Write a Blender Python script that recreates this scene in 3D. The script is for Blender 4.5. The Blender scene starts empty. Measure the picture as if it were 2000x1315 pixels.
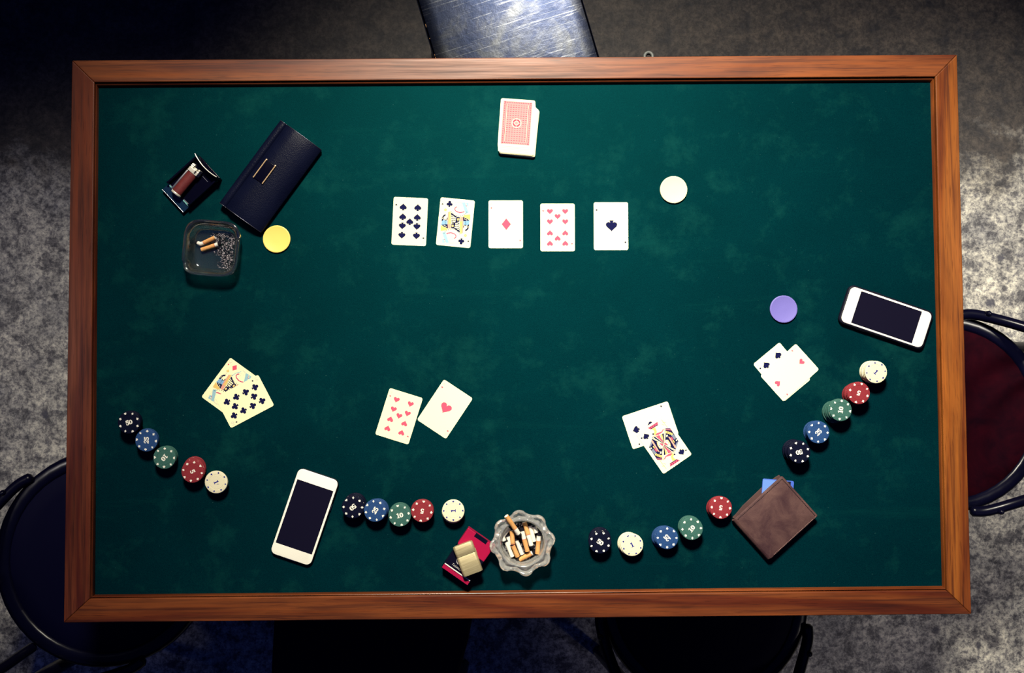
import bpy, bmesh, math, random
from mathutils import Vector, Matrix, Euler
random.seed(7)
PI = math.pi
scn = bpy.context.scene
COL = scn.collection

# ------------------------------------------------------------------ camera, world, lights, exposure
T = 0.76                       # top of the table rails
FELT = T - 0.013               # top of the felt
cam_data = bpy.data.cameras.new('camera')
cam = bpy.data.objects.new('camera', cam_data)
COL.objects.link(cam)
FPX = 1733.0
cam_data.sensor_width = 36.0
cam_data.lens = 36.0 * FPX / 2000.0
cam_data.clip_start = 0.05
cam.location = (-0.01982, -0.06244, T + 1.600)
cam.rotation_euler = (0.03709, -0.00584, -0.00797)
scn.camera = cam

scn.view_settings.view_transform = 'Standard'
scn.view_settings.look = 'None'
scn.view_settings.gamma = 1.0
scn.view_settings.exposure = 0.0
scn.view_settings.use_curve_mapping = False

world = bpy.data.worlds.new('dim_blue_room')
scn.world = world
world.use_nodes = True
wb = world.node_tree.nodes['Background']
wb.inputs[0].default_value = (0.008, 0.016, 0.092, 1)
wb.inputs[1].default_value = 1.0


def lamp(name, kind, loc, target, energy, color, **kw):
    ld = bpy.data.lights.new(name, kind)
    ld.energy = energy
    ld.color = color
    for k, v in kw.items():
        setattr(ld, k, v)
    o = bpy.data.objects.new(name, ld)
    COL.objects.link(o)
    o.location = loc
    o.rotation_euler = (Vector(target) - Vector(loc)).to_track_quat('-Z', 'Y').to_euler()
    return o


WARM = (1.0, 0.93, 0.76)
lamp('main_lamp', 'AREA', (-0.14, 1.52, T + 1.95), (0.33, -0.16, T), 28.0, WARM,
     shape='DISK', size=0.42, spread=math.radians(68))
lamp('left_floor_fill', 'SPOT', (-2.1, 0.05, 2.5), (-1.10, 0.0, 0.0), 90.0, (1.0, 0.93, 0.86),  # added fill spot, out of view, brightens the floor at the left
     spot_size=math.radians(34), spot_blend=1.0, shadow_soft_size=0.12)
lamp('right_floor_fill', 'SPOT', (2.2, 0.35, 2.5), (1.22, 0.16, 0.0), 270.0, (1.0, 0.93, 0.78),  # unseen spot added to lift the floor on the right
     spot_size=math.radians(36), spot_blend=1.0, shadow_soft_size=0.12)
lamp('corner_floor_fill', 'SPOT', (1.9, -1.7, 2.5), (1.12, -0.85, 0.0), 60.0, (1.0, 0.90, 0.80),  # extra fill out of frame for the near right floor
     spot_size=math.radians(40), spot_blend=1.0, shadow_soft_size=0.12)
lamp('back_floor_fill', 'SPOT', (0.24, 1.56, 2.6), (0.55, 1.05, 0.0), 26.0, (1.0, 0.88, 0.76),  # added unseen spot: highlight on the stool and some far floor light
     spot_size=math.radians(56), spot_blend=1.0, shadow_soft_size=0.22)

# ------------------------------------------------------------------ pixel -> world on a given height
_RM = cam.rotation_euler.to_matrix()
_CL = Vector(cam.location)


def at(px, py, z):
    d = _RM @ Vector(((px - 1000.0) / FPX, -(py - 657.5) / FPX, -1.0))
    t = (z - _CL.z) / d.z
    p = _CL + d * t
    return Vector((p.x, p.y, z))


def ang(p, q, z=FELT):
    a, b = at(*p, z), at(*q, z)
    return math.atan2(b.y - a.y, b.x - a.x)


# ------------------------------------------------------------------ mesh builder
class MB:
    def __init__(self):
        self.v, self.f, self.m = [], [], []
        self.M = Matrix.Identity(4)

    def vert(self, p):
        self.v.append(tuple(self.M @ Vector(p)))
        return len(self.v) - 1

    def face(self, idx, mat=0):
        self.f.append(tuple(idx))
        self.m.append(mat)

    def poly(self, pts, z=0.0, mat=0):
        self.face([self.vert((p[0], p[1], z)) for p in pts], mat)

    def prism(self, pts, z0, z1, mat=0):
        n = len(pts)
        a = [self.vert((p[0], p[1], z0)) for p in pts]
        b = [self.vert((p[0], p[1], z1)) for p in pts]
        self.face(b, mat)
        self.face(a[::-1], mat)
        for i in range(n):
            j = (i + 1) % n
            self.face((a[i], a[j], b[j], b[i]), mat)

    def box(self, x0, x1, y0, y1, z0, z1, mat=0):
        self.prism([(x0, y0), (x1, y0), (x1, y1), (x0, y1)], z0, z1, mat)

    def loops(self, rings, cap0=True, cap1=True, mat=0, closed=True):
        """rings: list of equal length point lists, skinned in order"""
        ids = [[self.vert(p) for p in r] for r in rings]
        n = len(ids[0])
        for a, b in zip(ids[:-1], ids[1:]):
            for i in range(n if closed else n - 1):
                j = (i + 1) % n
                self.face((a[i], a[j], b[j], b[i]), mat)
        if cap0:
            self.face(ids[0][::-1], mat)
        if cap1:
            self.face(ids[-1], mat)
        return ids

    def lathe(self, prof, n=32, cap0=True, cap1=True, mat=0):
        rings = [[(r * math.cos(2 * PI * k / n), r * math.sin(2 * PI * k / n), z) for k in range(n)] for r, z in prof]
        self.loops(rings, cap0, cap1, mat)

    def tube(self, path, r, n=10, mat=0, caps=True):
        path = [Vector(p) for p in path]
        rr = r if isinstance(r, (list, tuple)) else [r] * len(path)
        rings = []
        up = Vector((0, 0, 1))
        for i, p in enumerate(path):
            a = path[max(i - 1, 0)]
            b = path[min(i + 1, len(path) - 1)]
            t = (b - a).normalized()
            u = up if abs(t.dot(up)) < 0.95 else Vector((1, 0, 0))
            s = t.cross(u).normalized()
            w = s.cross(t).normalized()
            rings.append([p + (s * math.cos(2 * PI * k / n) + w * math.sin(2 * PI * k / n)) * rr[i] for k in range(n)])
        self.loops(rings, caps, caps, mat)

    def ribbon(self, pts, w, z=0.0, mat=0):
        pts = [Vector((p[0], p[1])) for p in pts]
        ww = w if isinstance(w, (list, tuple)) else [w] * len(pts)
        L, R = [], []
        for i, p in enumerate(pts):
            a = pts[max(i - 1, 0)]
            b = pts[min(i + 1, len(pts) - 1)]
            t = (b - a).normalized()
            nrm = Vector((-t.y, t.x))
            L.append(self.vert((*(p + nrm * ww[i] / 2), z)))
            R.append(self.vert((*(p - nrm * ww[i] / 2), z)))
        for i in range(len(pts) - 1):
            self.face((R[i], R[i + 1], L[i + 1], L[i]), mat)

    def mesh(self, name, mats, smooth=None):
        me = bpy.data.meshes.new(name)
        me.from_pydata(self.v, [], self.f)
        if not isinstance(mats, (list, tuple)):
            mats = [mats]
        for m in mats:
            me.materials.append(m)
        me.polygons.foreach_set('material_index', self.m)
        bm = bmesh.new()
        bm.from_mesh(me)
        bmesh.ops.recalc_face_normals(bm, faces=bm.faces)
        bm.to_mesh(me)
        bm.free()
        if smooth is not None:
            me.polygons.foreach_set('use_smooth', [True] * len(me.polygons))
            me.set_sharp_from_angle(angle=math.radians(smooth))
        me.update()
        return me

    def flat(self, name, mats):
        """printed marks: all faces look up"""
        me = bpy.data.meshes.new(name)
        me.from_pydata(self.v, [], self.f)
        if not isinstance(mats, (list, tuple)):
            mats = [mats]
        for m in mats:
            me.materials.append(m)
        me.polygons.foreach_set('material_index', self.m)
        me.update()
        for p in me.polygons:
            if p.normal.z < 0:
                p.flip()
        me.update()
        return me


def obj(name, me, parent=None, loc=(0, 0, 0), rz=0.0):
    o = bpy.data.objects.new(name, me)
    COL.objects.link(o)
    o.parent = parent
    o.location = loc
    o.rotation_euler = (0, 0, rz)
    return o


def tag(o, label=None, cat=None, group=None, kind=None):
    if label:
        o['label'] = label
    if cat:
        o['category'] = cat
    if group:
        o['group'] = group
    if kind:
        o['kind'] = kind
    return o


def thing(name, label, cat, loc=(0, 0, 0), rz=0.0, group=None):
    return tag(obj(name, None, None, loc, rz), label, cat, group)


def bevel(o, w, seg=2):
    m = o.modifiers.new('bevel', 'BEVEL')
    m.width = w
    m.segments = seg
    m.limit_method = 'ANGLE'
    m.angle_limit = math.radians(40)
    return o


def rrect(w, h, r, n=6):
    pts = []
    for cx, cy, a0 in ((w / 2 - r, h / 2 - r, 0), (-w / 2 + r, h / 2 - r, 90), (-w / 2 + r, -h / 2 + r, 180), (w / 2 - r, -h / 2 + r, 270)):
        for k in range(n + 1):
            a = math.radians(a0 + 90.0 * k / n)
            pts.append((cx + r * math.cos(a), cy + r * math.sin(a)))
    return pts


def slab(mb, w, h, r, z0, z1, bev=0.002, puff=0.0, n=6, steps=5, mat=0, bevb=None):
    """rounded slab with rolled edges; puff swells the top towards its middle"""
    rings = []
    bb = bev if bevb is None else bevb

    def ring(ins, z):
        rr = max(r - ins, 0.0003)
        return [(x, y, z) for x, y in rrect(w - 2 * ins, h - 2 * ins, rr, n)]
    for k in range(4):
        a = PI / 2 * k / 3
        rings.append(ring(bb * (1 - math.sin(a)), z0 + bb * (1 - math.cos(a))))
    for k in range(4):
        a = PI / 2 * k / 3
        rings.append(ring(bev * (1 - math.cos(a)), z1 - bev * (1 - math.sin(a))))
    if puff > 0:
        m = min(w, h) / 2
        for k in range(1, steps + 1):
            t = k / (steps + 1)
            rings.append(ring(bev + (m - bev) * t * 0.95, z1 + puff * (1 - (1 - t) ** 2)))
    mb.loops(rings, True, True, mat)


# ------------------------------------------------------------------ materials
def mat(name, color, rough=0.5, metal=0.0, spec=0.5, **kw):
    m = bpy.data.materials.new(name)
    m.use_nodes = True
    b = m.node_tree.nodes['Principled BSDF']
    b.inputs['Base Color'].default_value = (*color, 1)
    b.inputs['Roughness'].default_value = rough
    b.inputs['Metallic'].default_value = metal
    b.inputs['Specular IOR Level'].default_value = spec
    for k, v in kw.items():
        b.inputs[k.replace('_', ' ')].default_value = v
    return m


class NT:
    def __init__(self, m):
        self.t = m.node_tree
        self.b = self.t.nodes['Principled BSDF']

    def n(self, typ, **kw):
        nd = self.t.nodes.new(typ)
        for k, v in kw.items():
            if k.startswith('i_'):
                key = k[2:].replace('_', ' ')
                nd.inputs[key].default_value = v
            else:
                setattr(nd, k, v)
        return nd

    def l(self, a, b):
        self.t.links.new(a, b)

    def coords(self, scale=(1, 1, 1), rot=(0, 0, 0)):
        tc = self.n('ShaderNodeTexCoord')
        mp = self.n('ShaderNodeMapping')
        mp.inputs['Scale'].default_value = scale
        mp.inputs['Rotation'].default_value = rot
        self.l(tc.outputs['Object'], mp.inputs['Vector'])
        return mp.outputs['Vector']

    def noise(self, vec, scale, detail=4, rough=0.55, dist=0.0):
        nd = self.n('ShaderNodeTexNoise')
        nd.inputs['Scale'].default_value = scale
        nd.inputs['Detail'].default_value = detail
        nd.inputs['Roughness'].default_value = rough
        nd.inputs['Distortion'].default_value = dist
        self.l(vec, nd.inputs['Vector'])
        return nd.outputs['Fac']

    def ramp(self, fac, stops, interp='LINEAR'):
        nd = self.n('ShaderNodeValToRGB')
        nd.color_ramp.interpolation = interp
        el = nd.color_ramp.elements
        while len(el) < len(stops):
            el.new(0.5)
        for e, (p, c) in zip(el, stops):
            e.position = p
            e.color = (*c, 1) if len(c) == 3 else c
        self.l(fac, nd.inputs['Fac'])
        return nd.outputs['Color']

    def mix(self, fac, a, b, blend='MIX'):
        nd = self.n('ShaderNodeMix', data_type='RGBA', blend_type=blend)
        for s, v in ((0, fac), (6, a), (7, b)):
            if isinstance(v, (int, float)):
                nd.inputs[s].default_value = v
            elif isinstance(v, tuple):
                nd.inputs[s].default_value = (*v, 1)
            else:
                self.l(v, nd.inputs[s])
        return nd.outputs[2]

    def math(self, op, a, b=0.0, clamp=False):
        nd = self.n('ShaderNodeMath', operation=op, use_clamp=clamp)
        for s, v in ((0, a), (1, b)):
            if isinstance(v, (int, float)):
                nd.inputs[s].default_value = v
            else:
                self.l(v, nd.inputs[s])
        return nd.outputs[0]

    def bump(self, h, strength, dist=0.001):
        nd = self.n('ShaderNodeBump')
        nd.inputs['Strength'].default_value = strength
        nd.inputs['Distance'].default_value = dist
        self.l(h, nd.inputs['Height'])
        self.l(nd.outputs[0], self.b.inputs['Normal'])


def felt_material():
    m = mat('green_felt', (0.003, 0.06, 0.05), 0.55, 0, 0.17)
    m.node_tree.nodes['Principled BSDF'].inputs['Specular Tint'].default_value = (0.01, 0.72, 0.66, 1)
    t = NT(m)
    v = t.coords()
    fine = t.noise(v, 900, 2, 0.6)
    cloud = t.noise(v, 4.5, 5, 0.6, 0.4)
    wear = t.noise(v, 8.0, 9, 0.74, 0.12)
    base = t.ramp(fine, [(0.25, (0.0001, 0.0050, 0.0115)), (0.75, (0.0004, 0.0185, 0.0240))])
    c1 = t.ramp(cloud, [(0.3, (0.78, 0.78, 0.82)), (0.7, (1.2, 1.2, 1.15))])
    base = t.mix(1.0, base, c1, 'MULTIPLY')
    wf = t.ramp(wear, [(0.52, (0, 0, 0)), (0.74, (0.42, 0.42, 0.42))])
    base = t.mix(wf, base, (0.006, 0.060, 0.050))
    # brushed streaks left by hands
    v2 = t.coords((1.2, 14, 1), (0, 0, math.radians(8)))
    st = t.noise(v2, 1.6, 7, 0.7, 0.2)
    sf = t.ramp(st, [(0.58, (0, 0, 0)), (0.80, (0.26, 0.26, 0.26))])
    base = t.mix(sf, base, (0.003, 0.050, 0.043))
    lint = t.noise(v, 260, 1, 0.5)
    lf = t.ramp(lint, [(0.79, (0, 0, 0)), (0.83, (0.5, 0.5, 0.5))])
    base = t.mix(lf, base, (0.03, 0.10, 0.09))
    t.l(base, t.b.inputs['Base Color'])
    t.bump(fine, 0.35, 0.0006)
    return m


def wood_material(name, along, tint=1.0, gloss=0.36, hue=(1, 1, 1)):
    m = mat(name, (0.3, 0.1, 0.04), gloss, 0, 0.34)
    t = NT(m)
    sc = (0.55, 9, 9) if along == 'x' else (9, 0.55, 9)
    v = t.coords(sc)
    big = t.noise(v, 1.0, 3, 0.55, 1.0)
    wv = t.math('MULTIPLY', big, 26.0)
    wv = t.math('SINE', wv)
    wv = t.math('ADD', t.math('MULTIPLY', wv, 0.5), 0.5)
    sc2 = (5, 210, 210) if along == 'x' else (210, 5, 210)
    v2 = t.coords(sc2)
    fib = t.noise(v2, 1.0, 3, 0.6)
    k = tint
    col = t.ramp(wv, [(0.0, (0.16 * k, 0.036 * k, 0.008 * k)), (0.14, (0.22 * k, 0.056 * k, 0.010 * k)), (0.5, (0.27 * k, 0.076 * k, 0.012 * k)), (1.0, (0.32 * k, 0.098 * k, 0.016 * k))])
    fr = t.ramp(fib, [(0.34, (0.42, 0.34, 0.36)), (0.48, (0.92, 0.92, 0.92)), (0.70, (1.25, 1.22, 1.18))])
    col = t.mix(0.85, col, fr, 'MULTIPLY')
    vp = t.coords((22, 620, 620) if along == 'x' else (620, 22, 620))
    pores = t.ramp(t.noise(vp, 1.0, 2, 0.5), [(0.60, (1, 1, 1)), (0.70, (0.45, 0.38, 0.42))])
    col = t.mix(0.8, col, pores, 'MULTIPLY')
    vb = t.coords((1.3, 5, 1) if along == 'x' else (5, 1.3, 1))
    blotch = t.ramp(t.noise(vb, 2.6, 4, 0.6, 0.7), [(0.32, (0.50, 0.42, 0.46)), (0.6, (1.05, 1.05, 1.05))])
    col = t.mix(0.8, col, blotch, 'MULTIPLY')
    col = t.mix(1.0, col, hue, 'MULTIPLY')
    t.l(col, t.b.inputs['Base Color'])
    rr = t.ramp(fib, [(0.3, (gloss + .16,) * 3), (0.7, (gloss,) * 3)])
    t.l(rr, t.b.inputs['Roughness'])
    t.bump(fib, 0.16, 0.0006)
    return m


def floor_material():
    m = mat('stained_concrete', (0.4, 0.4, 0.4), 0.55, 0, 0.35)
    t = NT(m)
    v = t.coords()
    n1 = t.noise(v, 5.5, 9, 0.68, 0.25)
    n2 = t.noise(v, 20, 9, 0.74, 0.25)
    n3 = t.noise(v, 75, 6, 0.8, 0.2)
    col = t.ramp(n1, [(0.30, (0.20, 0.20, 0.22)), (0.48, (0.40, 0.385, 0.36)), (0.68, (0.58, 0.55, 0.49))])
    grit = t.ramp(n2, [(0.41, (0.10, 0.10, 0.15)), (0.49, (0.72, 0.72, 0.73)), (0.60, (1.25, 1.24, 1.18))])
    col = t.mix(0.85, col, grit, 'MULTIPLY')
    fine = t.ramp(n3, [(0.41, (0.16, 0.16, 0.25)), (0.49, (0.82, 0.82, 0.82)), (0.58, (1.5, 1.48, 1.40))])
    col = t.mix(0.8, col, fine, 'MULTIPLY')
    # round oil spots
    vo = t.n('ShaderNodeTexVoronoi', feature='F1')
    vo.inputs['Scale'].default_value = 9.0
    mpv = t.mix(0.06, v, vo.outputs['Position'], 'MIX') if False else v
    t.l(mpv, vo.inputs['Vector'])
    sp = t.math('ADD', vo.outputs['Distance'], t.math('MULTIPLY', n2, 0.34))
    sf = t.ramp(sp, [(0.235, (0.85, 0.85, 0.85)), (0.29, (0, 0, 0))])
    col = t.mix(sf, col, (0.035, 0.035, 0.06))
    # darker colour on the far part of the floor, with an uneven border
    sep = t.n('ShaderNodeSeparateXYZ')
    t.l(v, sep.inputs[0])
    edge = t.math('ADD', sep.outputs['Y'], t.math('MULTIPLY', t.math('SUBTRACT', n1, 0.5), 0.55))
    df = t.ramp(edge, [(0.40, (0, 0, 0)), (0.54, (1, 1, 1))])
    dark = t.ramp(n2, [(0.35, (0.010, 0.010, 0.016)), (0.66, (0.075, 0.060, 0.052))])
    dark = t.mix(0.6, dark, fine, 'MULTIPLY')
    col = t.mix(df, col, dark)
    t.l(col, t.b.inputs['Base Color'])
    t.bump(n2, 0.35, 0.004)
    return m


def leather(name, c0, c1, rough=0.42, scale=420, bumpk=0.25, blotch=14.0, spec=0.5):
    m = mat(name, c0, rough, 0, spec)
    t = NT(m)
    v = t.coords()
    vo = t.n('ShaderNodeTexVoronoi', feature='F1')
    vo.inputs['Scale'].default_value = scale
    t.l(v, vo.inputs['Vector'])
    n = t.noise(v, blotch, 5, 0.65, 0.5)
    col = t.ramp(n, [(0.32, c0), (0.70, c1)])
    t.l(col, t.b.inputs['Base Color'])
    t.bump(vo.outputs['Distance'], bumpk, 0.0006)
    return m


def brushed(name, c0, c1, rough, scale=(30, 700, 30), metal=1.0):
    m = mat(name, c0, rough, metal)
    t = NT(m)
    v = t.coords(scale)
    n = t.noise(v, 1.0, 4, 0.6)
    v2 = t.coords()
    b = t.noise(v2, 9, 4, 0.6)
    col = t.ramp(n, [(0.3, c0), (0.7, c1)])
    dk = t.ramp(b, [(0.3, (0.7, 0.68, 0.66)), (0.65, (1, 1, 1))])
    col = t.mix(0.7, col, dk, 'MULTIPLY')
    t.l(col, t.b.inputs['Base Color'])
    rr = t.ramp(n, [(0.3, (rough * 0.8,) * 3), (0.7, (rough * 1.25,) * 3)])
    t.l(rr, t.b.inputs['Roughness'])
    return m


def worn_steel():
    """scratched, worn blue-grey steel"""
    m = mat('scratched_steel', (0.42, 0.46, 0.58), 0.36, 1.0)
    t = NT(m)
    v = t.coords()
    b = t.noise(v, 7.5, 7, 0.66, 0.6)
    col = t.ramp(b, [(0.30, (0.0040, 0.007, 0.019)), (0.52, (0.014, 0.017, 0.029)), (0.72, (0.044, 0.046, 0.047))])
    tot = None
    for k, a in enumerate((20, 75, 130, 160)):
        vv = t.coords((6, 240, 1), (0, 0, math.radians(a)))
        s = t.noise(vv, 1.0, 2, 0.5, 1.2)
        sr = t.ramp(s, [(0.66, (0, 0, 0)), (0.72, (0.5, 0.5, 0.5))])
        tot = sr if tot is None else t.mix(1.0, tot, sr, 'ADD')
    col = t.mix(tot, col, (0.085, 0.09, 0.10))
    t.l(col, t.b.inputs['Base Color'])
    rr = t.ramp(b, [(0.3, (0.30,) * 3), (0.7, (0.24,) * 3)])
    t.l(rr, t.b.inputs['Roughness'])
    t.bump(t.noise(v, 60, 4, 0.7), 0.12, 0.002)
    return m


def glass(name, tint, rough=0.02, ior=1.47, tr=1.0, coat=0.1):
    m = mat(name, tint, rough)
    b = m.node_tree.nodes['Principled BSDF']
    b.inputs['Transmission Weight'].default_value = tr
    b.inputs['IOR'].default_value = ior
    b.inputs['Coat Weight'].default_value = 0.6
    b.inputs['Coat Roughness'].default_value = coat
    b.inputs['Coat IOR'].default_value = 1.75
    return m


M = {}
M['felt'] = felt_material()
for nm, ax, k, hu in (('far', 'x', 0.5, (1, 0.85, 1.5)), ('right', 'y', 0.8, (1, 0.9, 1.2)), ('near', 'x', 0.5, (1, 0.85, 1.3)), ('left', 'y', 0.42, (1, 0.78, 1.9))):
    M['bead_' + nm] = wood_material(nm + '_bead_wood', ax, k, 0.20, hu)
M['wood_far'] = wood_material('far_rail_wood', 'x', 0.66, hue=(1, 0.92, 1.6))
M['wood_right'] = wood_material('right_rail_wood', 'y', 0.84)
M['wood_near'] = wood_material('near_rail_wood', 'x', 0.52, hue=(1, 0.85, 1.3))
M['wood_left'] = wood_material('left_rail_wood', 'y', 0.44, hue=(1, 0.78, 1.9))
M['dark_wood'] = mat('dark_stained_wood', (0.012, 0.006, 0.012), 0.28)
M['floor'] = floor_material()
M['card'] = mat('card_stock', (0.93, 0.87, 0.53), 0.6, 0, 0.03)
M['card_edge'] = mat('card_edge', (0.46, 0.41, 0.28), 0.7, 0, 0.1)
M['ink_navy'] = mat('navy_ink', (0.006, 0.007, 0.05), 0.7, 0, 0.04)
M['ink_pink'] = mat('pink_red_ink', (0.74, 0.085, 0.150), 0.7, 0, 0.04)
M['ink_rose'] = mat('deep_pink_ink', (0.55, 0.045, 0.16), 0.7, 0, 0.04)
M['ink_grey'] = mat('faint_grey_ink', (0.50, 0.47, 0.46), 0.7, 0, 0.04)
M['ink_palepink'] = mat('faint_pink_ink', (0.72, 0.46, 0.42), 0.7, 0, 0.04)
M['ink_blue'] = mat('pale_blue_ink', (0.30, 0.50, 0.56), 0.7, 0, 0.04)
M['ink_midblue'] = mat('mid_blue_ink', (0.22, 0.40, 0.60), 0.7, 0, 0.04)
M['ink_yellow'] = mat('yellow_ink', (0.74, 0.50, 0.15), 0.7, 0, 0.04)
M['ink_salmon'] = mat('salmon_ink', (0.74, 0.33, 0.25), 0.7, 0, 0.04)
M['ink_purple'] = mat('purple_ink', (0.10, 0.018, 0.10), 0.7, 0, 0.04)
M['ink_slate'] = mat('slate_ink', (0.18, 0.20, 0.28), 0.7, 0, 0.04)
M['ink_back'] = mat('card_back_pink_ink', (0.80, 0.40, 0.34), 0.7, 0, 0.04)
M['ink_backdark'] = mat('card_back_red_ink', (0.62, 0.055, 0.10), 0.7, 0, 0.04)
M['chip_black'] = mat('black_chip_plastic', (0.003, 0.004, 0.016), 0.5, 0, 0.08)
M['chip_blue'] = mat('blue_chip_plastic', (0.019, 0.056, 0.165), 0.5, 0, 0.12)
M['chip_green'] = mat('green_chip_plastic', (0.038, 0.110, 0.092), 0.5, 0, 0.12)
M['chip_red'] = mat('red_chip_plastic', (0.22, 0.025, 0.033), 0.5, 0, 0.12)
M['chip_white'] = mat('white_chip_plastic', (0.72, 0.66, 0.46), 0.5, 0, 0.15)
M['spot_cream'] = mat('cream_print', (0.80, 0.76, 0.66), 0.5, 0, 0.3)
M['spot_navy'] = mat('blue_print', (0.008, 0.012, 0.20), 0.5, 0, 0.3)
M['disc_yellow'] = mat('yellow_disc_plastic', (0.84, 0.62, 0.14), 0.4, 0, 0.35)
M['disc_white'] = mat('white_disc_plastic', (0.78, 0.73, 0.42), 0.5, 0, 0.05)
M['disc_purple'] = mat('purple_disc_plastic', (0.15, 0.13, 0.42), 0.45, 0, 0.35)
M['black_leather'] = leather('black_grained_leather', (0.002, 0.003, 0.013), (0.004, 0.0055, 0.019), 0.40, 500, 0.45, 14.0, 0.07)
M['brown_leather'] = leather('brown_worn_leather', (0.036, 0.016, 0.021), (0.105, 0.056, 0.051), 0.6, 520, 0.15, 22.0, 0.12)
M['brown_dark'] = leather('brown_leather_edge', (0.05, 0.026, 0.027), (0.09, 0.05, 0.046), 0.6, 520, 0.1, 14.0, 0.12)
M['thread'] = mat('dark_thread', (0.018, 0.009, 0.014), 0.7, 0, 0.2)
M['thread_light'] = mat('pale_thread', (0.20, 0.12, 0.11), 0.7, 0, 0.2)
M['maroon_leather'] = leather('maroon_leather', (0.115, 0.018, 0.018), (0.17, 0.032, 0.028), 0.36, 600, 0.2, 50)
M['gold'] = mat('gold_metal', (0.85, 0.58, 0.32), 0.3, 0.5)
M['brass'] = brushed('brushed_brass', (0.46, 0.38, 0.21), (0.57, 0.49, 0.29), 0.5, (30, 700, 30), 0.45)
M['chrome'] = mat('chrome', (0.86, 0.81, 0.68), 0.24, 0.45)
M['steel_dull'] = mat('dull_steel', (0.42, 0.41, 0.42), 0.35, 1.0)
M['black_gloss'] = mat('glossy_black_plastic', (0.002, 0.002, 0.008), 0.12, 0, 0.16)
M['black_matte'] = mat('black_rubber', (0.003, 0.003, 0.012), 0.6, 0, 0.2)
M['blue_acrylic'] = mat('dark_blue_acrylic', (0.006, 0.020, 0.050), 0.15, 0, 0.6)
M['teal_edge'] = mat('teal_acrylic_edge', (0.16, 0.42, 0.40), 0.3, 0, 0.5)
M['phone_white'] = mat('white_phone_glass', (0.92, 0.88, 0.75), 0.22, 0, 0.4)
M['phone_side'] = mat('grey_phone_metal', (0.10, 0.10, 0.13), 0.35, 0.9)
M['screen'] = mat('black_screen_glass', (0.006, 0.005, 0.014), 0.20, 0, 0.45)
M['slot'] = mat('dark_slot', (0.003, 0.003, 0.010), 0.5)
M['silver'] = mat('silver_metal', (0.70, 0.69, 0.68), 0.3, 1.0)
M['pack_black'] = mat('black_pack_card', (0.003, 0.003, 0.012), 0.3, 0, 0.15)
M['pack_red'] = mat('crimson_pack_card', (0.33, 0.006, 0.046), 0.4, 0, 0.15)
M['pack_white'] = mat('white_pack_print', (0.74, 0.70, 0.64), 0.4)
M['glass_green'] = glass('green_tinted_glass', (0.88, 0.98, 0.96), 0.0, 1.5, 0.99, 0.12)
M['glass_clear'] = glass('clear_pressed_glass', (0.97, 0.97, 0.94), 0.0, 1.52, 0.82, 0.10)
M['ash'] = mat('grey_ash', (0.20, 0.18, 0.20), 0.9, 0, 0.1)
M['ash_pale'] = mat('pale_ash', (0.48, 0.43, 0.46), 0.9, 0, 0.1)
M['soot'] = mat('black_soot', (0.008, 0.007, 0.012), 0.9, 0, 0.1)
M['filter'] = leather('tan_filter_paper', (0.58, 0.27, 0.085), (0.72, 0.37, 0.14), 0.7, 900, 0.05, 120, 0.2)
M['cig_paper'] = mat('cigarette_paper', (0.74, 0.70, 0.60), 0.75, 0, 0.2)
M['cig_band'] = mat('red_filter_band', (0.55, 0.10, 0.07), 0.6)
M['filter_end'] = mat('filter_fibre', (0.80, 0.74, 0.62), 0.9, 0, 0.1)
M['bank_blue'] = mat('blue_card_plastic', (0.055, 0.12, 0.50), 0.35, 0, 0.4)
M['bank_light'] = mat('light_blue_card_plastic', (0.12, 0.24, 0.60), 0.35, 0, 0.4)
M['bentwood'] = mat('black_bentwood', (0.0018, 0.0018, 0.010), 0.26, 0, 0.2)
M['seat_maroon'] = leather('dark_red_seat_wood', (0.006, 0.0006, 0.003), (0.018, 0.001, 0.004), 0.7, 300, 0.1, 16, 0.02)
M['seat_black'] = mat('black_seat_vinyl', (0.0012, 0.0012, 0.014), 0.6, 0, 0.05)
M['steel'] = worn_steel()
M['steel_dark'] = mat('dark_painted_steel', (0.02, 0.025, 0.06), 0.4, 0.6)
M['copper_chip'] = mat('bare_rusty_metal', (0.50, 0.26, 0.10), 0.6, 0.3)
M['pale_metal'] = mat('pale_zinc', (0.34, 0.36, 0.34), 0.55, 0.3)

# ------------------------------------------------------------------ floor
mb = MB()
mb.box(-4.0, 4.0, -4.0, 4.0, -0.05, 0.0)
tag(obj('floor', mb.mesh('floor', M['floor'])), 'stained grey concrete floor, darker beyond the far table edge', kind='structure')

M['wall'] = mat('dark_plaster', (0.02, 0.02, 0.028), 0.9, 0, 0.1)
for nm, x0, x1, y0, y1 in (('wall_left', -4.1, -4.0, -4, 4), ('wall_right', 4.0, 4.1, -4, 4), ('wall_far', -4, 4, 4.0, 4.1), ('wall_near', -4, 4, -4.1, -4.0)):
    mb = MB()
    mb.box(x0, x1, y0, y1, 0.0, 3.2)
    tag(obj(nm, mb.mesh(nm, M['wall'])), 'plain dark wall of the room', kind='structure')

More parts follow.
